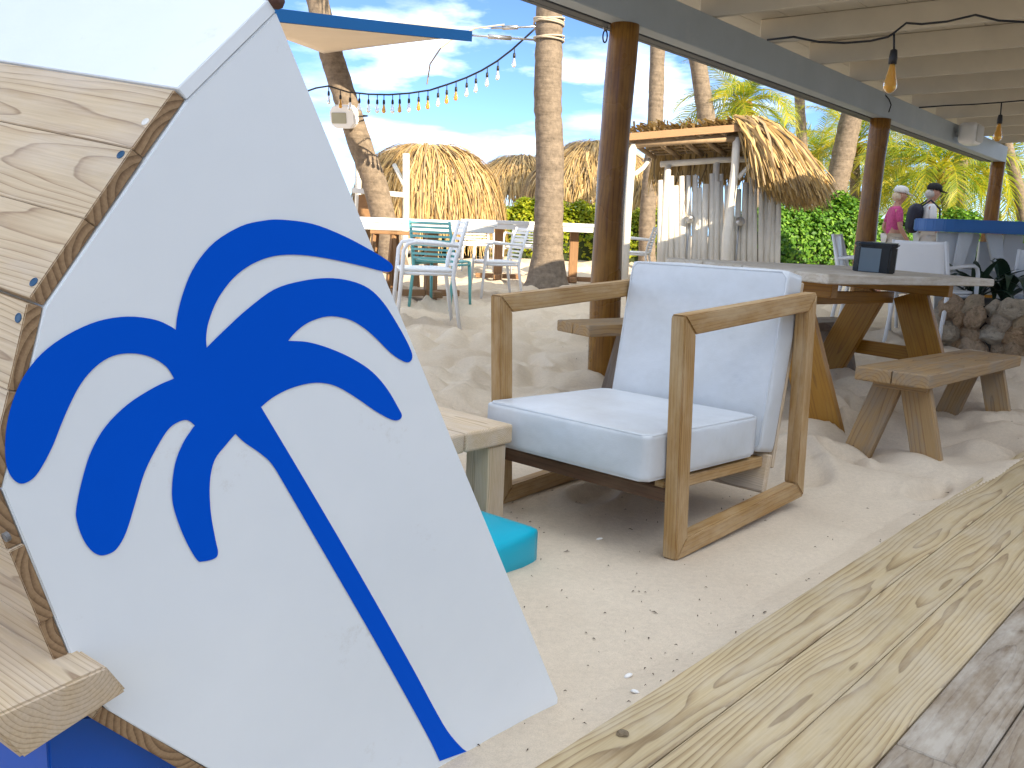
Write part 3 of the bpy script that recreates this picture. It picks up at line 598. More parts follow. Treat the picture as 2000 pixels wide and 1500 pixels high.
chair_slat('slat_armchair', gp(826, 628), math.radians(-78), M['plastic'], 'white slatted armchair right next to the teal chair')
chair_slat('slat_armchair', gp(966, 572), math.radians(-72), M['plastic'], 'white slatted armchair between the teal chair and the thick palm trunk')
chair_slat('slat_armchair', Vector((D(930, 500, 15.8).x, 15.8, 0)), math.radians(10), M['plastic'], 'white slatted armchair across the high table, straight behind the teal chair')
chair_slat('slat_armchair', Vector((D(1018, 500, 15.6).x, 15.6, 0)), math.radians(-14), M['plastic'], 'white slatted armchair across the high table, tucked beside the thick palm trunk')
chair_slat('slat_armchair', Vector((D(1238, 500, 15.2).x, 15.2, 0)), math.radians(-105), M['plastic'], 'white slatted armchair standing alone by the whitewashed pole stall')
chair_slat('shell_armchair', gp(1812, 668), math.radians(128), M['plastic'], 'white armchair with a smooth solid back behind the table caddy', None, True, True)
chair_slat('shell_armchair', gp(1688, 648), math.radians(62), M['plastic'], 'white solid-backed armchair seen side-on between log post and caddy', None, True, True)
chair_slat('shell_armchair', gp(2025, 668), math.radians(150), M['plastic'], 'white armchair by the stone planter, only a leg showing', None, True, True)
# ------------------------------------------------------------------ high tables
def high_table(label, x0, x1, d0, d1, z, posts, group=None, depth=.62):
    a = D(x0, 430, d0); b_ = D(x1, 430, d1); a.z = b_.z = 0; c = (a+b_)/2; r_ = root('high_table', c, label, 'table', group); u = (b_-a).normalized(); n = Vector((-u.y, u.x, 0)); hl = (b_-a).length/2
    for k_ in range(3): o_ = n*(depth*(k_+.5)/3); board('top_plank', -u*hl+o_+Vector((0, 0, z-.025)), u*hl+o_+Vector((0, 0, z-.025)), depth/3-.004, .05, M['white'], r_)
    board('apron', -u*(hl-.03)+n*.03+Vector((0, 0, z-.09)), u*(hl-.03)+n*.03+Vector((0, 0, z-.09)), .03, .075, M['white'], r_)
    for px in posts:
        t = (px-x0)/(x1-x0); q = a.lerp(b_, t)-c+n*depth*.5
        board('post', q+Vector((0, 0, -.1)), q+Vector((0, 0, z-.052)), .13, .13, M['brown'], r_, up=n, bev=.006)
        board('foot', q-u*.34+Vector((0, 0, .03)), q-u*.07+Vector((0, 0, .03)), .1, .07, M['brown'], r_); board('foot', q+u*.07+Vector((0, 0, .03)), q+u*.34+Vector((0, 0, .03)), .1, .07, M['brown'], r_)
        board('foot', q-n*.34+Vector((0, 0, .031)), q-n*.07+Vector((0, 0, .031)), .1, .07, M['brown'], r_)
high_table('white-topped high table behind the teal chair', 690, 972, 10.0, 10.6, .86, (720, 855))
high_table('white-topped high table passing behind the thick palm trunk', 905, 1164, 13.9, 13.9, .87, (975, 1126))
# two brown stools at the left high table
for x, lb in ((752, 'brown wooden stool under the high table, next to the white panel'), (788, 'brown wooden stool under the high table, next to the teal chair')):
    q = D(x, 500, 11.4); q.z = 0; s_ = root('wooden_stool', q, lb, 'stool')
    board('seat', (-.17, 0, .68), (.17, 0, .68), .32, .04, M['brown'], s_)
    for a in (-1, 1):
        for b_ in (-1, 1): board('leg', (a*.17, b_*.17, -.03), (a*.12, b_*.12, .66), .045, .045, M['brown'], s_)
        board('rung', (a*.15, -.15, .25), (a*.15, .15, .25), .03, .03, M['brown'], s_)
# ------------------------------------------------------------------ palms
def frond_me(ln, droop, seed):
    r = random.Random(seed); v = []; f = []; rn = []; n = 46
    pts = []; p = Vector((0, 0, 0)); a = .25
    for k_ in range(13): pts.append(p.copy()); p = p+Vector((math.cos(a), 0, math.sin(a)))*(ln/12); a -= droop/12*(1+.6*k_/12)
    def at(t):
        q = t*11.999; i_ = int(q); return pts[i_].lerp(pts[i_+1], q-i_), (pts[i_+1]-pts[i_]).normalized()
    for i_ in range(12):                    # rachis as a thin strip of two crossed ribbons
        for ax in (Vector((0, 1, 0)), Vector((0, 0, 1))):
            b = len(v); w0 = .028*(1-i_/13); w1 = .028*(1-(i_+1)/13)
            v += [pts[i_]-ax*w0, pts[i_]+ax*w0, pts[i_+1]+ax*w1, pts[i_+1]-ax*w1]; rn += [.93]*4; f.append((b, b+1, b+2, b+3))
    for k_ in range(n):
        t = .12+.87*k_/n; q, tg = at(t); lw = (.85*math.sin(min(1, t*1.25)*math.pi*.62+.35)*(1-.45*t)+.1)*ln/3.2; nrm = Vector((-tg.z, 0, tg.x))
        for sgn in (-1, 1):
            d = (tg*(.55+.25*t)+Vector((0, sgn, 0))*r.uniform(.75, 1)+nrm*r.uniform(.05, .3)).normalized(); l_ = lw*r.uniform(.8, 1.08); wd = .03*ln/3
            sd_ = d.cross(nrm).normalized(); rv = min(1, max(0, .35+.35*t+r.uniform(-.28, .28))); b = len(v)
            m1 = q+d*l_*.5+Vector((0, 0, -.05*l_)); e = q+d*l_+Vector((0, 0, -.42*l_*r.uniform(.6, 1.3)))
            v += [q-sd_*wd*.4, q+sd_*wd*.4, m1+sd_*wd*.5, m1-sd_*wd*.5, e]; rn += [rv]*5; f += [(b, b+1, b+2, b+3), (b+3, b+2, b+4)]
    me_ = mesh('frond', v, f); at_ = me_.attributes.new('rnd', 'FLOAT', 'POINT'); at_.data.foreach_set('value', rn); me_.materials.append(M['frond']); return me_
FR = [frond_me(3.2, d_, s_) for d_, s_ in ((1.3, 1), (1.7, 2), (2.1, 3), (.9, 4), (2.5, 5))]
CO = bm_mesh('nut', (lambda b: (bmesh.ops.create_icosphere(b, subdivisions=2, radius=.11), b)[1])(bmesh.new())); CO.polygons.foreach_set('use_smooth', [True]*len(CO.polygons))
def palm(label, base, pts, radii, nf=0, fl=1.0, seed=0, flare=0, nuts=0, group=None, tilt=0):
    """pts: trunk axis in world coordinates from the ground up"""
    rr = random.Random(seed); r_ = root('palm_tree', base, label, 'palm', group); o_ = Vector(base)
    P = []; RA = []; n = 64
    pts = [Vector(p)-o_ for p in pts]
    for k_ in range(n+1):
        t = k_/n*(len(pts)-1); i_ = min(int(t), len(pts)-2); q = t-i_; a, b_ = pts[i_], pts[i_+1]
        pa = pts[max(i_-1, 0)]; pb = pts[min(i_+2, len(pts)-1)]
        P.append(.5*((2*a)+(b_-pa)*q+(2*pa-5*a+4*b_-pb)*q*q+(-pa+3*a-3*b_+pb)*q**3))
        ra = radii[0]+(radii[1]-radii[0])*k_/n; z = P[-1].z
        RA.append(ra*(1+.035*rr.uniform(-1, 1)+.02*math.sin(k_*2.2))+flare*math.exp(-max(0, z)/.28))
    link('trunk', tube_me(P, RA, 20), M['bark'], r_, smooth=True)
    top = P[-1]
    for k_ in range(nf):
        az = k_*2.39996+rr.uniform(-.3, .3); el = (1.0-1.5*(k_/nf))+rr.uniform(-.15, .15)
        mm = Matrix.Translation(top) @ Matrix.Rotation(az, 4, 'Z') @ Matrix.Rotation(-el, 4, 'Y') @ Matrix.Rotation(rr.uniform(-.5, .5), 4, 'X') @ Matrix.Scale(fl*rr.uniform(.85, 1.12), 4)
        link('frond', FR[rr.randrange(5)] if el < .6 else FR[3], M['frond'], r_, mm)
    for k_ in range(nuts): link('coconut', CO, M['coco'], r_, Matrix.Translation(top+Vector((rr.uniform(-.25, .25), rr.uniform(-.25, .25), rr.uniform(-.3, .0)))) @ Matrix.Scale(rr.uniform(.7, 1.1), 4))
    return r_
def pxpts(lst, d): return [D(x, y, d) for x, y in lst]
def gbase(p): return (p.x, p.y, -.1)
d = 13.25; tr = pxpts([(1068, 560), (1072, 420), (1074, 300), (1070, 200), (1072, 90), (1073, 0), (1078, -250), (1090, -600)], d); tr[0].z = -.12
palm('thick grey palm trunk with ropes tied round it and a flared base', gbase(tr[0]), tr, (.205, .17), 14, 1.15, 3, .17)
palm_rope_at = (D(1072, 45, d), D(1072, 78, d))
d = 15.0; tr = pxpts([(775, 560), (735, 370), (706, 290), (672, 185), (642, 90), (620, 0), (580, -200), (530, -620)], d); tr[0].z = -.12
palm('leaning palm trunk behind the shade sail, carrying a white box lamp', gbase(tr[0]), tr, (.20, .165), 14, 1.1, 5, .06)
for x0, y0, x1, y1, d_, ra, lb in [(1262, 560, 1285, 85, 20, .17, 'slim straight palm trunk rising beside the thickest log post'),
        (1420, 560, 1362, 110, 20, .19, 'palm trunk leaning left above the whitewashed stall roof'),
        (1577, 560, 1562, 200, 27, .15, 'thin pale palm trunk just past the hanging thatch'),
        (1585, 560, 1662, 232, 20.5, .25, 'stout palm trunk leaning right behind the green hedge'),
        (1850, 560, 1880, 270, 22, .16, 'pale palm trunk behind the man in the black cap'),
        (2030, 560, 1968, 290, 22, .14, 'curved palm trunk past the last log post')]:
    dx, dy = (x1-x0)/(y1-y0), 0; q = [(x0, y0), (x0+(x1-x0)*.3-4, y0+(y1-y0)*.3), (x0+(x1-x0)*.65+2, y0+(y1-y0)*.65), (x1, y1), (x1+(x1-x0)*.7, y1+(y1-y0)*.7), (x1+(x1-x0)*1.5, y1+(y1-y0)*1.5)]
    tr = pxpts(q, d_); tr[0].z = -.1; palm(lb, gbase(tr[0]), tr, (ra*1.05, ra*.85), 12, 1.1, int(x0), .04)
for cxp, cyp, bx, d_, fl, lb, nf, sd_ in [(1450, 205, 1470, 21, .62, 'leafy green palm crown rising behind the stall roof', 26, 11), (1668, 285, 1650, 23, .62, 'palm with yellowing fronds behind the stout leaning trunk', 24, 21),
        (1838, 330, 1850, 21, .72, 'low palm with golden fronds behind the two walkers', 26, 33), (1932, 345, 1945, 25, .8, 'dense green palm beside the last log post', 24, 41), (1760, 330, 1765, 29, .8, 'small distant palm behind the middle log post', 22, 55),
        (1600, 300, 1590, 33, .8, 'faint far palm right of the stall thatch', 18, 66)]:
    t_ = D(cxp, cyp, d_); b_ = D(bx, 500, d_); b_.z = -.1; mid = t_.lerp(b_, .5)+Vector((.15, 0, 0))
    palm(lb, gbase(b_), [b_, mid, t_], (.15, .11), nf, fl, sd_, .04, 9)
# ropes round the thick palm, sail ties
def coil(name, c, r, turns, mat, label, h_=.03):
    ps = [c+Vector((r*math.cos(t), r*math.sin(t), h_*math.sin(t*.5+1)+.012*t/6.28)) for t in np.linspace(0, turns*6.283, int(turns*24))]
    return tag(tube(name, ps, .014, mat, None, 6), label, 'rope')
coil('rope', palm_rope_at[0], .205, 3, M['rope'], 'rope wound round the thick palm trunk at the upper sail tie', .05); coil('rope', palm_rope_at[1], .205, 2, M['rope'], 'rope wound round the thick palm trunk at the lower sail tie')
# ------------------------------------------------------------------ shade sails
def sail(label, A_, B_, C_, hem):
    r_ = root('shade_sail', A_, label, 'shade sail'); o_ = Vector(A_); n = 14; v = []; f = []; idx = {}
    for i_ in range(n+1):
        for j_ in range(n+1-i_):
            u, w_ = i_/n, j_/n; t = 1-u-w_
            p = A_*t+B_*u+C_*w_; c = (A_+B_+C_)/3; p = p.lerp(c, .35*(u*w_+t*w_+u*t)*.6) - Vector((0, 0, .5*u*w_*t))
            idx[i_, j_] = len(v); v.append(p-o_)
    for i_ in range(n):
        for j_ in range(n-i_):
            f.append((idx[i_, j_], idx[i_+1, j_], idx[i_, j_+1]))
            if j_ < n-i_-1: f.append((idx[i_+1, j_], idx[i_+1, j_+1], idx[i_, j_+1]))
    s_ = link('fabric', mesh('sail', v, f), M['sail'], r_, smooth=True); sm = s_.modifiers.new('thick', 'SOLIDIFY'); sm.thickness = .004
    if hem:
        e = [v[idx[0, j_]] for j_ in range(n+1)]; hv = []; hf = []
        for q in e: hv += [q+Vector((0, -.02, .05)), q+Vector((0, -.02, -.075)), q+Vector((0, .02, -.075)), q+Vector((0, .02, .05))]
        for a in range(n):
            for e_ in range(4): hf.append((a*4+e_, a*4+(e_+1) % 4, a*4+4+(e_+1) % 4, a*4+4+e_))
        link('hem', mesh('hem', hv, hf), plain('hem_blue', (.002, .032, .12), .8, .08, 3, 0, .1), r_)
    tube('tie_wire', [Vector((0, 0, 0)), (D(1046, 52 if not hem else 78, 13.1)-o_)*.5, D(1046, 52 if not hem else 78, 13.1)-o_], .014, M['steel'], r_, 6)
    tube('turnbuckle', [(D(1046, 52 if not hem else 78, 13.1)-o_)*.25, (D(1046, 52 if not hem else 78, 13.1)-o_)*.6], .03, M['steel'], r_, 8)
    return r_
sail('beige shade sail with a blue hem, tied to the thick palm trunk', D(922, 69, 12.6), D(632, 104, 14.7), D(330, 2, 8.5), True)
sail('plain beige shade sail stretched above the blue-hemmed one', D(960, 55, 13.3), D(700, 38, 17), D(540, 58, 14.2), False)
wr = [D(x, y, 13.0) for x, y in [(985, 48), (930, 55), (890, 72), (860, 95), (840, 125), (834, 165)]]; tag(tube('cord', wr, .011, M['rope'], None, 6), 'pale loose cord looping down from the sail ties', 'cord')
# festoon
fs = [(600, 178), (617, 172), (642, 168), (680, 180), (720, 184), (760, 185), (800, 182), (840, 176), (880, 163), (910, 152), (940, 138), (970, 120), (1000, 97), (1032, 68), (1046, 55)]
def fd(x): return 14.3+(13.0-14.3)*(x-600)/446
ft = root('festoon_string', D(*fs[0], fd(600)), 'festoon string of small clear and amber bulbs sagging between two palm trunks', 'string light'); o_ = Vector(ft.location)
tube('cable', [D(x, y, fd(x))-o_ for x, y in fs], .013, M['cable'], ft, 6)
for k_, x in enumerate([642, 665, 684, 702, 720, 737, 750, 767, 781, 799, 818, 836, 856, 873, 891, 912, 930, 952, 973, 1005]):
    y = np.interp(x, [q[0] for q in fs], [q[1] for q in fs]); p = D(x, y, fd(x))-o_
    tube('drop_wire', [p, p-Vector((0, 0, .08))], .007, M['cable'], ft, 6); mm = Matrix.Translation(p-Vector((0, 0, .13))) @ Matrix.Scale(1.0, 4)
    link('socket', SO, M['cable'], ft, mm); BU2 = BU.copy() if k_ < 2 else None
    if k_ < 2:
        BU2.materials.clear(); BU2.materials.append(M['clear'] if k_ == 0 else M['amber']); (globals().__setitem__('BUC', BU2) if k_ == 0 else globals().__setitem__('BUA', BU2))
    link('bulb', globals()['BUA'] if (k_ in (6, 8, 10, 11, 13, 14, 1)) else globals()['BUC'], None, ft, mm @ Matrix.Translation((0, 0, -.006)))
# box lamp on the leaning palm
p = D(668, 228, 14.6); bx = root('box_lamp', p, 'white box floodlight strapped to the leaning palm trunk', 'lamp', rot=(.15, 0, -.25))
link('housing', prism_me([Vector((x, 0, z)) for x, z in octo(.21, .175, .08)], (0, .16, 0), .02), M['plastic'], bx); link('lens', prism_me([Vector((x, -.012, z)) for x, z in octo(.12, .08, .008)], (0, .011, 0), .003), plain('lamp_lens', (.35, .35, .27), .2), bx, Matrix.Translation((-.05, 0, -.02)))
link('strap', ring_me(.24, .24, .012), M['cable'], bx, Matrix.Translation((.03, .3, 0)) @ Matrix.Rotation(1.57, 4, 'X'), True)
# ------------------------------------------------------------------ thatch
def thatch_dome(c, prof, sx, sy, n, ln, seed, wd=.03, a0=0, a1=2*math.pi):
    """prof: (radius, z) from the top down; strands lie along the surface and hang below its lower rim"""
    r = random.Random(seed); st = []; acc = [0]
    for (r0, z0), (r1, z1) in zip(prof, prof[1:]): acc.append(acc[-1]+math.hypot(r1-r0, z1-z0))
    T = acc[-1]
    def at(s):
        s = max(0, s)
        if s >= T: return prof[-1][0]+.12*(s-T), prof[-1][1]-(s-T)
        for k_ in range(len(prof)-1):
            if s <= acc[k_+1]: q = (s-acc[k_])/(acc[k_+1]-acc[k_]); return prof[k_][0]+(prof[k_+1][0]-prof[k_][0])*q, prof[k_][1]+(prof[k_+1][1]-prof[k_][1])*q
    for _ in range(n):
        s = T*math.sqrt(r.random())*.97; a = r.uniform(a0, a1); l_ = ln*r.uniform(.45, 1.35); sk = r.gauss(0, .16); pts = []; lift = abs(r.gauss(0, .05))
        for k_ in range(4):
            q = k_/3; rr_, zz = at(s+l_*q); an = a+sk*q*l_/max(rr_, .3); k2_ = lift+.03*q
            pts.append(Vector((c.x+(rr_+k2_)*math.cos(an)*sx, c.y+(rr_+k2_)*math.sin(an)*sy, c.z+zz+k2_*.5)))
        st.append((pts, wd*r.uniform(.6, 1.4), Vector((-math.sin(a), math.cos(a), r.uniform(-.3, .3))).normalized(), r.random()))
    return st
def dome_under(c, prof, sx, sy): 
    v = []; f = []; n = 32
    for rr_, z in prof:
        for k_ in range(n): a = 6.2832*k_/n; v.append((c.x+rr_*math.cos(a)*sx, c.y+rr_*math.sin(a)*sy, c.z+z-.02))
    for i_ in range(len(prof)-1):
        for k_ in range(n): f.append((i_*n+k_, i_*n+(k_+1) % n, (i_+1)*n+(k_+1) % n, (i_+1)*n+k_))
    return mesh('under', v, f)
ZV = Vector((0, 0, 0))
def palapa(name, label, cat, c, prof, sx, sy, n, ln, seed, post_r=.1, postmat=None):
    r_ = root(name, (c.x, c.y, 0), label, cat)
    link('under_layer', dome_under(ZV, prof, sx, sy), M['thatch_in'], r_, smooth=True)
    tag(link('thatch', strands_me('thatch', thatch_dome(ZV, prof, sx, sy, n, ln, seed)), M['thatch'], r_), kind='stuff')
    if post_r: tube('post', [(0, 0, -.2), (.02, 0, 1), (0, 0, prof[0][1]-.1)], post_r, postmat or M['log'], r_, 12)
    return r_
# umbrellas beyond the hedge
c = D(1015, 430, 31); palapa('thatch_umbrella', 'thatched beach umbrella with a dark post, next to the rounded hut', 'umbrella', c, [(.05, 2.98), (.7, 2.82), (1.2, 2.45), (1.6, 1.9), (1.68, 1.7)], 1, 1, 3200, .7, 1)
c = D(1158, 430, 28); palapa('thatch_umbrella', 'large thatched beach umbrella between the thick palm trunk and the log post', 'umbrella', c, [(.05, 3.28), (.8, 3.1), (1.5, 2.6), (2.0, 1.95), (2.1, 1.6)], 1, 1, 4200, .75, 2)
c = D(1262, 430, 27); palapa('thatch_umbrella', 'lower thatched beach umbrella behind the whitewashed stall', 'umbrella', c, [(.05, 2.55), (.5, 2.4), (.9, 2.0), (1.15, 1.6), (1.2, 1.3)], 1, 1, 2000, .7, 3)
# hut at the left
c = D(835, 430, 20.5); c.z = 0
hut = palapa('thatched_hut', 'rounded thatched hut with a white post and shelf behind the high tables', 'hut', c, [(.05, 2.40), (.5, 2.35), (.95, 2.12), (1.3, 1.72), (1.46, 1.3), (1.5, 1.0)], 1.05, .9, 7500, .9, 4, .09)
def hp(x, y, d_): return D(x, y, d_)-c
a = hp(793, 300, 17.6); b_ = Vector((a.x, a.y, -.1)); tube('white_post', [b_, (a+b_)/2+Vector((.02, 0, 0)), a], .065, M['pole'], hut, 10)
tube('brace', [hp(790, 362, 17.55), hp(770, 322, 17.9)], .04, M['pole'], hut, 8)
board('shelf', hp(690, 372, 17.5), hp(790, 381, 17.5), .35, .09, M['white'], hut)
board('shelf_wall', hp(700, 402, 17.75), hp(762, 407, 17.75), .05, .42, M['brown'], hut)
a = hp(700, 300, 17.9); tube('white_post', [Vector((a.x, a.y, -.1)), a], .06, M['pole'], hut, 10)
# ------------------------------------------------------------------ whitewashed shower stall
DW = 14.15; c = D(1405, 430, DW); c.z = 0
stl = root('shower_stall', c, 'shower stall of whitewashed upright poles under a ragged thatched lean-to roof', 'stall')
def sp2(x, y, d_): return D(x, y, d_)-c
x = 1284; k_ = 0
while x < 1524:
    wpx = random.uniform(8.5, 12.5); topy = random.choice([random.uniform(338, 352), random.uniform(345, 372)]); lean = random.uniform(-3, 3)
    a = sp2(x+wpx/2+lean, topy, DW); b_ = sp2(x+wpx/2, 545, DW); b_.z = -.12; off_ = Vector((0, random.uniform(-.025, .025), 0)); rr_ = wpx*.5*DW/FPX*1.06
    tube('picket', [b_+off_, b_.lerp(a, .5)+off_+Vector((random.uniform(-.012, .012), 0, 0)), a+off_], [rr_, rr_*1.02, rr_*.92], M['pole'], stl, 9); x += wpx+random.uniform(-.2, .8)
DF = 13.55
def stall_pole(name, a, b_, r_, mat): tube(name, [a, a.lerp(b_, .5)+Vector((random.uniform(-.02, .02), 0, random.uniform(-.02, .02))), b_], r_, mat, stl, 9)
a = sp2(1439, 268, DF); b_ = Vector((a.x, a.y, -.15)); tube('front_post', [b_, b_.lerp(a, .4)+Vector((-.03, 0, 0)), b_.lerp(a, .8)+Vector((.01, 0, 0)), a], [.072, .068, .06, .055], M['pole'], stl, 12)
a = sp2(1236, 280, DF); stall_pole('front_post', Vector((a.x, a.y, -.15)), a, .06, M['pole'])
a = sp2(1400, 318, DW); stall_pole('rear_post', Vector((a.x, a.y, -.1)), a, .05, M['pole']); a = sp2(1305, 322, DW-.02); stall_pole('rear_post', Vector((a.x, a.y, -.1)), a, .05, M['pole']); a = sp2(1512, 322, DW); stall_pole('rear_post', Vector((a.x, a.y, -.1)), a, .05, M['pole'])
stall_pole('brace', sp2(1441, 348, DF), sp2(1488, 296, DF+.1), .032, M['pole']); stall_pole('brace', sp2(1240, 340, DF), sp2(1268, 312, DF+.4), .032, M['pole'])
stall_pole('front_beam', sp2(1222, 284, DF), sp2(1478, 268, DF), .05, M['rawpole']); stall_pole('rear_beam', sp2(1290, 321, DW), sp2(1520, 309, DW), .045, M['pole'])
for k_ in range(6): f0 = sp2(1226+k_*46, 277-k_*3.2, DF-.1); f1 = sp2(1278+k_*46, 316-k_*2.4, DW+.1); stall_pole('roof_pole', f0+Vector((0, 0, .05)), f1+Vector((0, 0, .06)), .036, M['rawpole'])
board('fascia_board', sp2(1222, 268, DF-.14), sp2(1466, 248, DF-.14), .03, .10, wood('red_brown_board', (.40, .24, .12), (.32, .18, .085), (.18, .09, .045)), stl)
for k_ in range(8):
    t = k_/7; stall_pole('lath', sp2(1222, 277, DF-.1).lerp(sp2(1278, 316, DW+.1), t)+Vector((0, 0, .10)), sp2(1470, 257, DF-.1).lerp(sp2(1525, 303, DW+.1), t)+Vector((0, 0, .10)), .016, M['rawpole'])
st = []; r = random.Random(5)
A0, A1, B0, B1 = sp2(1216, 262, DF-.15), sp2(1470, 246, DF-.15), sp2(1275, 310, DW+.25), sp2(1528, 300, DW+.25)
for _ in range(2600):
    u, t = r.random(), r.random()**.8; p = (A0.lerp(A1, u)).lerp(B0.lerp(B1, u), t)+Vector((0, 0, .10+r.uniform(0, .08))); dv = (B0-A0).normalized()*r.uniform(.3, .6)+Vector((r.uniform(-.2, .2), r.uniform(-.25, 0), r.uniform(-.10, .04)))
    st.append(([p, p+dv*.5+Vector((0, 0, .02)), p+dv], .03*r.uniform(.6, 1.4), Vector((1, 0, 0)), r.random()))
for _ in range(3600):       # the right-hand hip hangs down past the wall
    t = r.random(); p = A1.lerp(B1, t)+Vector((r.uniform(-.3, .12), 0, .09+r.uniform(-.05, .06))); l_ = r.uniform(.7, 1.25); sd_ = r.uniform(.35, 1.2); dy = r.uniform(-.15, .15)-.35*(1-t)*r.random()
    wv = r.uniform(-.05, .05); pts_ = [p+Vector((sd_*.66*q+wv*math.sin(q*5), dy*q, -.14*q*l_-.62*l_*q*q)) for q in (0, .3, .6, .85, 1)]
    st.append((pts_, .036*r.uniform(.6, 1.4), Vector((r.uniform(.6, 1), r.uniform(-.5, .5), r.uniform(0, .4))).normalized(), r.random()))
for _ in range(700):        # fringe behind, under the rear beam
    p = B0.lerp(B1, r.random())+Vector((0, r.uniform(-.1, .1), .06)); l_ = r.uniform(.25, .62); st.append(([p, p+Vector((r.uniform(-.04, .04), .03, -l_*.5)), p+Vector((r.uniform(-.08, .08), .04, -l_))], .03, Vector((1, 0, 0)), r.random()))
tag(link('thatch', strands_me('thatch', st), M['thatch'], stl), kind='stuff')
for x, y in ((1348, 427), (1446, 432)):
    p = sp2(x, y, DW-.12); link('shower_head', lathe_me([(.02, .06), (.03, .03), (.07, .0), (.07, -.015), (.02, -.018)], 14), M['steel'], stl, Matrix.Translation(p) @ Matrix.Rotation(1.2, 4, 'X'))
    tube('pipe', [p+Vector((0, .08, .05)), p+Vector((0, .09, -.5)), p+Vector((0, .09, -1.0))], .015, M['steel'], stl, 6)
# ------------------------------------------------------------------ hedges
def hedge(label, corners, h0, mat, n, seed, leaf=.075, depth=.9):
    r = random.Random(seed); a, b_ = corners; u = (b_-a); ln = u.length; u.normalize(); nn = Vector((-u.y, u.x, 0)); rt = root('hedge', (a+b_)/2, label, 'hedge'); o_ = (a+b_)/2
    def surf(s, e):     # e in 0..1 runs up the front, over the top and down the back
        h_ = h0*(1+.09*math.sin(s*1.9+seed)+.06*math.sin(s*4.3+1.3*seed)+.03*math.sin(s*9.1))*min(1, .75+.8*min(s, ln-s))
        th = math.pi*e; q = Vector((-math.cos(th)*depth*.5*(1+.12*math.sin(s*3.1+th*3)), 0, h_*(abs(math.sin(th))**.55)))
        return a-o_+u*s+nn*(q.x+depth*.5)+Vector((0, 0, q.z))
    v = []; f = []; rn = []
    for _ in range(n):
        s = r.uniform(0, ln); e = r.random()*.8 if r.random() < .85 else r.random(); p = surf(s, e); q = surf(s, min(1, e+.02)); c_ = a-o_+u*s+nn*depth*.5+Vector((0, 0, h0*.45)); on = (p-c_).normalized()
        p = p+on*r.uniform(-.16, .07)+Vector((0, 0, .05*math.sin(s*14)))
        d1 = Vector((r.uniform(-1, 1), r.uniform(-1, 1), r.uniform(-.3, 1))).normalized(); nr = (on+Vector((r.uniform(-.8, .8), r.uniform(-.8, .8), r.uniform(-.3, .9)))).normalized(); d1 = (d1-nr*d1.dot(nr)).normalized(); d2 = nr.cross(d1); l_ = leaf*r.uniform(.7, 1.3); w_ = l_*.36; b = len(v)
        v += [p, p+d1*l_*.45+d2*w_+nr*.008, p+d1*l_, p+d1*l_*.45-d2*w_+nr*.008]; f += [(b, b+1, b+2), (b, b+2, b+3)]; rn += [r.random()]*4
    me_ = mesh('foliage', v, f); at_ = me_.attributes.new('rnd', 'FLOAT', 'POINT'); at_.data.foreach_set('value', rn); tag(link('foliage', me_, mat, rt), kind='stuff')
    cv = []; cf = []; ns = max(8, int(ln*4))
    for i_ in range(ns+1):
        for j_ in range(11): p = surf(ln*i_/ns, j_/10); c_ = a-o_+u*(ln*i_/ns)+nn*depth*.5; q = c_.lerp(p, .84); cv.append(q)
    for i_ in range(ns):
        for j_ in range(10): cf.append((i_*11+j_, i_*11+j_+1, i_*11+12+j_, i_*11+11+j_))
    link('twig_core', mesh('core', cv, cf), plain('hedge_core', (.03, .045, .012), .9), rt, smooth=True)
    for k_ in range(int(ln/.7)):
        q = a-o_+u*(.3+k_*.7)+nn*depth*.5; tube('stem', [q+Vector((0, 0, -.1)), q+Vector((r.uniform(-.1, .1), -.2, .3)), q+Vector((r.uniform(-.2, .2), 0, h0*.7))], .025, M['rawpole'], rt, 6)
def hx(x, d_): p = D(x, 430, d_); p.z = 0; return p
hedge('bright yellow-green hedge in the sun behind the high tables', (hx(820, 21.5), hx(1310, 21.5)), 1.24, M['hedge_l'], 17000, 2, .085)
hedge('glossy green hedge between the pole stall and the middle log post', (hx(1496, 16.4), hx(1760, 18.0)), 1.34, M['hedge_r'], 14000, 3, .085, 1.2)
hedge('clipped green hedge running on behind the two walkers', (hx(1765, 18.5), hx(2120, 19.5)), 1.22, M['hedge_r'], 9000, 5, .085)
# ------------------------------------------------------------------ blue bar, stone planter, agave
DB = 8.6; c = hx(1900, DB); br = root('blue_bar', c, 'high bar with a thick blue rounded top on white angled supports', 'bar')
zt = .92+(461-431)/FPX*DB
def bq(x, d_): p = hx(x, d_)-c; return p
a = bq(1797, DB); e = bq(2290, DB-.6); u = (e-a).normalized(); n = Vector((-u.y, u.x, 0)); ol = []
for t in np.linspace(math.pi/2, 3*math.pi/2, 12): ol.append(a+u*.30+n*.32+u*(.32*math.cos(t)*1.0)+n*(.33*math.sin(t)))
ol += [e, e+n*.66]
link('bar_top', prism_me([q+Vector((0, 0, zt-.115)) for q in ol], (0, 0, .115), .012), M['bluetop'], br)
def sup(x0, x1, dx, name='support'):
    A_, B_ = bq(x0, DB+.1), bq(x1, DB+.1); q = [A_+Vector((0, 0, zt-.118)), B_+Vector((0, 0, zt-.118)), B_-u*dx+Vector((0, 0, -.1)), A_+u*dx+Vector((0, 0, -.1))]; link(name, prism_me(q, n*.10, .006), M['white'], br)
sup(1834, 1918, .07); sup(1966, 2004, .0); sup(2090, 2180, .07)
for x0, x1, x2 in ((1878, 1906, 1892), (1930, 1962, 1975)):
    A_, B_, C_ = bq(x0, DB-.02), bq(x1, DB-.02), bq(x2, DB-.02); link('bracket', prism_me([A_+Vector((0, 0, zt-.119)), B_+Vector((0, 0, zt-.119)), C_+Vector((0, 0, zt-.46)), C_-u*.08+Vector((0, 0, zt-.46))], n*.09, .004), M['white'], br)
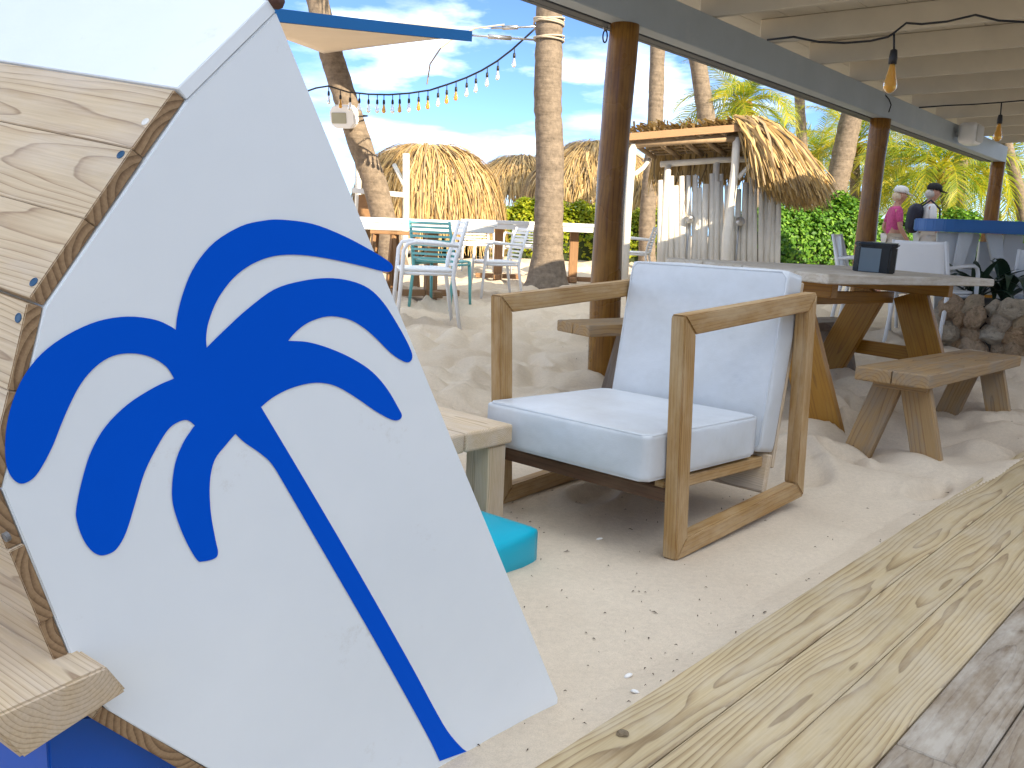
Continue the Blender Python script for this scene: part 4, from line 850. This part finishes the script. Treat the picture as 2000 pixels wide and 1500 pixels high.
board('back_rail', bq(1918, DB+.35)+Vector((0, 0, .62)), bq(2200, DB+.1)+Vector((0, 0, .62)), .06, .5, M['white'], br)
q = hx(1951, 13.2); tag(tube('timber_pile', [q+Vector((0, 0, -.1)), q+Vector((0, 0, 1.0))], .13, M['stain'], None, 14), 'short amber timber pile seen under the blue bar', 'pile')
DS = 7.7; c = hx(1930, DS); plr = root('stone_planter', c, 'low rubble wall planter of rough brown coral stones under the blue bar', 'planter')
STN = []
for k_ in range(6):
    bm = bmesh.new(); bmesh.ops.create_icosphere(bm, subdivisions=3, radius=1); r = random.Random(k_+50); ph = [[r.uniform(-3, 3) for _ in range(4)] for _ in range(7)]; cutp = [(Vector((r.uniform(-1, 1), r.uniform(-1, 1), r.uniform(-1, 1))).normalized(), r.uniform(.66, .85)) for _ in range(9)]
    for vv in bm.verts:
        p = vv.co.copy()
        for nn, dd in cutp:
            x_ = p.dot(nn)-dd
            if x_ > 0: p -= nn*x_*.9
        vv.co = p*(1+.045*sum(math.sin(p.dot(Vector(h_[:3]))*2.2+h_[3]) for h_ in ph)/2)
    STN.append(bm_mesh('stone', bm)); STN[-1].materials.append(M['stone'])
r = random.Random(9); a = hx(1868, DS); e = hx(2130, DS-.5); u = (e-a).normalized(); ln = (e-a).length; n = Vector((-u.y, u.x, 0))
row = 0
for z in (.02, .14, .25, .345):
    s = -.02+(.06 if row % 2 else 0)
    while s < ln:
        sz = r.uniform(.075, .13); p = a-c+u*s+n*r.uniform(-.02, .03)+Vector((0, 0, z+r.uniform(-.015, .015)))
        mm = Matrix.Translation(p) @ Euler((r.uniform(0, 6), r.uniform(0, 6), r.uniform(0, 6))).to_matrix().to_4x4() @ Matrix.Diagonal((sz*1.15, sz*.9, sz*.8, 1)); link('stone', STN[r.randrange(6)], None, plr, mm); s += sz*1.45
    row += 1
link('soil', prism_me([a-c+n*.0+Vector((0, 0, .0)), e-c+Vector((0, 0, 0)), e-c+n*1.2, a-c+n*1.2], (0, 0, .36)), M['mud'], plr)
def strap_leaf(ln_, wd, droop, seed):
    r = random.Random(seed); v = []; f = []; p = Vector((0, 0, 0)); a_ = 1.15
    for k_ in range(12):
        t = k_/11; w_ = wd*(.55+1.3*t*(1-t)*1.6)*(1-t**4); v += [p+Vector((0, -w_, .25*w_)), p+Vector((0, 0, -.12*w_)), p+Vector((0, w_, .25*w_))]; p = p+Vector((math.cos(a_), 0, math.sin(a_)))*ln_/11; a_ -= droop/11*(.5+t)
    for k_ in range(11): f += [(k_*3, k_*3+1, k_*3+4, k_*3+3), (k_*3+1, k_*3+2, k_*3+5, k_*3+4)]
    me_ = mesh('leaf', v, f); me_.materials.append(M['agave']); me_.polygons.foreach_set('use_smooth', [True]*len(f)); return me_
LF = [strap_leaf(.62, .042, d_, k_) for k_, d_ in enumerate((1.2, 2.0, 2.8, 3.3))]
for x, dd, nl_, lb in ((1925, DS+.35, 15, 'dark strap-leaved plant spilling over the stone planter'), (1985, DS+.45, 13, 'dark strap-leaved plant between the bar supports')):
    q = hx(x, dd); q.z = .34; ag = root('strap_plant', q, lb, 'plant')
    for k_ in range(nl_):
        lf = link('leaf', LF[r.randrange(4)], None, ag, Matrix.Rotation(k_*2.4+r.uniform(-.3, .3), 4, 'Z') @ Matrix.Rotation(r.uniform(-.25, .25), 4, 'Y') @ Matrix.Scale(r.uniform(.75, 1.15), 4))
# ------------------------------------------------------------------ two walkers
def skin(name, J, E, mat, parent, rootj, sub=2):
    nm = list(J); me_ = bpy.data.meshes.new(name); me_.from_pydata([J[k_][0] for k_ in nm], [(nm.index(a), nm.index(b)) for a, b in E], []); o = link(name, me_, mat, parent)
    sm = o.modifiers.new('skin', 'SKIN'); sk = me_.skin_vertices[0].data
    for k_, q in enumerate(nm): rr_ = J[q][1]; sk[k_].radius = rr_ if isinstance(rr_, tuple) else (rr_, rr_); sk[k_].use_root = (q == rootj)
    sm.use_smooth_shade = True; s2 = o.modifiers.new('sub', 'SUBSURF'); s2.levels = s2.render_levels = sub; return o
SKIN = plain('skin', (.50, .27, .19), .5, .1, 10)
def person(loc, ang, label, h_, cap, capc, hair, shirt, pants, bag=None, stride=.22, glasses=False):
    P = root('person', loc, label, 'person', rot=(0, 0, ang)); k_ = h_/1.72; V3 = lambda x, y, z: (x*k_, y*k_, z*k_)      # faces +x
    J = {'pel': (V3(0, 0, .95), (.13*k_, .15*k_)), 'waist': (V3(.0, 0, 1.1), (.11*k_, .14*k_)), 'chest': (V3(-.01, 0, 1.3), (.12*k_, .17*k_)), 'neck0': (V3(.0, 0, 1.44), (.065*k_, .07*k_)), 'neck': (V3(.03, 0, 1.5), .05*k_), 'jaw': (V3(.06, 0, 1.57), (.07*k_, .06*k_)), 'head': (V3(.05, 0, 1.64), (.098*k_, .078*k_)), 'top': (V3(.04, 0, 1.70), (.07*k_, .06*k_)), 'nose': (V3(.165, 0, 1.605), .012*k_)}
    E = [('pel', 'waist'), ('waist', 'chest'), ('chest', 'neck0'), ('neck0', 'neck'), ('neck', 'jaw'), ('jaw', 'head'), ('head', 'top'), ('jaw', 'nose')]
    for s_, nm in ((1, 'l'), (-1, 'r')):
        sw = s_*stride; J['sh'+nm] = (V3(-.01, s_*.19, 1.38), .05*k_); J['el'+nm] = (V3(-.04-sw*.3, s_*.25, 1.1), .04*k_); J['wr'+nm] = (V3(.1-sw*.3, s_*.24, .9), .028*k_); J['pa'+nm] = (V3(.14-sw*.3, s_*.235, .83), (.016*k_, .034*k_))
        E += [('chest', 'sh'+nm), ('sh'+nm, 'el'+nm), ('el'+nm, 'wr'+nm), ('wr'+nm, 'pa'+nm)]
        for fk in range(4): J['f%d%s' % (fk, nm)] = (V3(.17-sw*.3-.012*abs(fk-1.5), s_*(.262-.018*fk), .755+.006*abs(fk-1.5)), .0085*k_); E.append(('pa'+nm, 'f%d%s' % (fk, nm)))
        J['th'+nm] = (V3(.2-sw*.3, s_*.205, .82), .0095*k_); E.append(('pa'+nm, 'th'+nm))
        J['hip'+nm] = (V3(0, s_*.09, .88), .095*k_); J['kn'+nm] = (V3(.04+sw*.6, s_*.09, .48), .058*k_); J['an'+nm] = (V3(-.03+sw*1.1, s_*.09, .08), .038*k_); J['toe'+nm] = (V3(.12+sw*1.1, s_*.1, .035), .034*k_)
        E += [('pel', 'hip'+nm), ('hip'+nm, 'kn'+nm), ('kn'+nm, 'an'+nm), ('an'+nm, 'toe'+nm)]
    skin('body', J, E, SKIN, P, 'pel')
    S = {a: (J[a][0], tuple(x+.018*k_ for x in J[a][1]) if isinstance(J[a][1], tuple) else J[a][1]+.018*k_) for a in ('pel', 'waist', 'chest', 'shl', 'shr')}
    S['neck0'] = (V3(0, 0, 1.42), (.07*k_, .085*k_))
    for nm in 'lr': q = Vector(J['sh'+nm][0]).lerp(Vector(J['el'+nm][0]), .8); S['sl'+nm] = (tuple(q), .055*k_)
    skin('shirt', S, [('pel', 'waist'), ('waist', 'chest'), ('chest', 'neck0'), ('chest', 'shl'), ('chest', 'shr'), ('shl', 'sll'), ('shr', 'slr')], shirt, P, 'pel')
    T = {'pel': (V3(0, 0, .93), (.15*k_, .17*k_))}
    for nm in 'lr': T['hip'+nm] = (J['hip'+nm][0], .115*k_); T['kn'+nm] = (tuple(Vector(J['kn'+nm][0])+Vector((0, 0, .08))), .085*k_)
    skin('shorts', T, [('pel', 'hipl'), ('pel', 'hipr'), ('hipl', 'knl'), ('hipr', 'knr')], pants, P, 'pel')
    hm = lathe_me([(.096*k_, 0), (.102*k_, .02*k_), (.1*k_, .055*k_), (.078*k_, .095*k_), (.035*k_, .115*k_), (.006*k_, .119*k_)], 20)
    link('cap', hm, capc, P, Matrix.Translation(V3(.045, 0, 1.655)) @ Matrix.Rotation(.12, 4, 'Y') @ Matrix.Diagonal((1.16, .98, 1, 1)), True)
    bmv = [Vector((.085*k_*math.cos(t)+.03, .085*k_*math.sin(t), 0)) for t in np.linspace(-1.3, 1.3, 8)]+[Vector((.17*k_*math.cos(t*.55)+.03, .10*k_*math.sin(t*.75), -.018)) for t in np.linspace(1.3, -1.3, 8)]
    link('brim', prism_me(bmv, (0, 0, .006)), capc, P, Matrix.Translation(V3(.055, 0, 1.662)) @ Matrix.Rotation(.15, 4, 'Y'))
    link('hair', cushion_me(.15*k_, .16*k_, .15*k_, .065*k_, .004, 8, 2), hair, P, Matrix.Translation(V3(-.005, 0, 1.595)), True)
    for s_ in (-1, 1):
        link('ear', cushion_me(.03*k_, .014*k_, .055*k_, .006, 0, 4, 1), SKIN, P, Matrix.Translation(V3(.055, s_*.086, 1.6)), True)
        link('eye', cushion_me(.012, .024, .01, .004, 0, 3, 1), M['blackpl'], P, Matrix.Translation(V3(.142, s_*.033, 1.632)))
    link('mouth', box_me(.008, .045, .008, .002), plain('lips', (.4, .14, .11), .5), P, Matrix.Translation(V3(.128, 0, 1.563)))
    if glasses: link('sunglasses', cushion_me(.035, .15, .035, .012, 0, 5, 1), M['blackpl'], P, Matrix.Translation(V3(.13, 0, 1.635)), True)
    if bag: link('backpack', cushion_me(.17, .28, .42, .06, .02, 8, 4), bag, P, Matrix.Translation(V3(-.215, 0, 1.2)) @ Matrix.Rotation(.1, 4, 'Y'), True); [tube('strap', [V3(-.14, s_*.11, 1.40), V3(-.02, s_*.12, 1.49), V3(.13, s_*.12, 1.36), V3(.15, s_*.12, 1.15), V3(-.1, s_*.15, 1.02)], .016, bag, P, 6) for s_ in (-1, 1)]
    return P
q = D(1748, 430, 14.3); person((q.x, q.y, -.02), -.12, 'person in a pale cap and pink top walking past the middle log post', 1.60, 0, plain('pale_cap', (.68, .68, .68), .8), plain('fair_hair', (.62, .5, .36), .7), plain('pink_top', (.62, .09, .28), .8, .45, 30), plain('light_shorts', (.6, .56, .5), .8))
q = D(1812, 430, 14.9); person((q.x, q.y, -.02), -.12, 'person in a black cap and white shirt with a dark backpack', 1.69, 0, plain('black_cap', (.012, .012, .014), .8), plain('grey_hair', (.5, .47, .44), .7), plain('white_shirt', (.76, .77, .8), .8), plain('white_shorts', (.7, .7, .7), .8), plain('navy_bag', (.015, .017, .035), .7), .22, True)
# ------------------------------------------------------------------ small things on the sand
r = random.Random(3); v = []; f = []
for _ in range(300):
    px, py = (r.uniform(820, 1900), r.uniform(960, 1500)) if r.random() < .75 else (r.uniform(850, 1990), r.uniform(640, 960)); p = G(px, py)
    if p.dot(DN)-DECK0 > -.01: continue
    z = gz(p.x, p.y)+.002; a = r.uniform(0, 6.3); l_ = (r.uniform(.002, .006) if r.random() < .93 else .011)*max(1, p.y/3); w_ = l_*r.uniform(.15, .45); u = Vector((math.cos(a), math.sin(a), 0)); n = Vector((-u.y, u.x, 0)); b = len(v); p.z = z
    v += [p-u*l_, p+n*w_+Vector((0, 0, .002)), p+u*l_, p-n*w_+Vector((0, 0, .002)), p+Vector((0, 0, .004))]; f += [(b, b+4, b+1), (b+1, b+4, b+2), (b+2, b+4, b+3), (b+3, b+4, b)]
tag(link('leaf_litter', mesh('litter', v, f), M['litter']), 'scattered dry leaf bits and twigs on the sand', 'litter', kind='stuff')
SH = lathe_me([(.003, 0), (.012, .002), (.014, .006), (.009, .011), (.002, .013)], 10)
for x, y, lb in ((1229, 1305, 'white shell on the sand in front of the deck edge'), (1172, 1040, 'white shell on the sand beside the cyan cushion'), (1240, 1352, 'small pale shell touching the deck edge')):
    p = G(x, y); tag(link('shell', SH, M['shellm'], None, Matrix.Translation((p.x, p.y, gz(p.x, p.y)-.001)) @ Euler((.3, .2, x)).to_matrix().to_4x4() @ Matrix.Diagonal((.8, .55, .6, 1)), True), lb, 'shell')
p = G(1216, 1436, .02); tag(link('pebble', STN[0].copy(), None, None, Matrix.Translation((p.x, p.y, .024)) @ Matrix.Diagonal((.012, .009, .007, 1))), 'whitish stone chip lying on the deck planks', 'pebble')
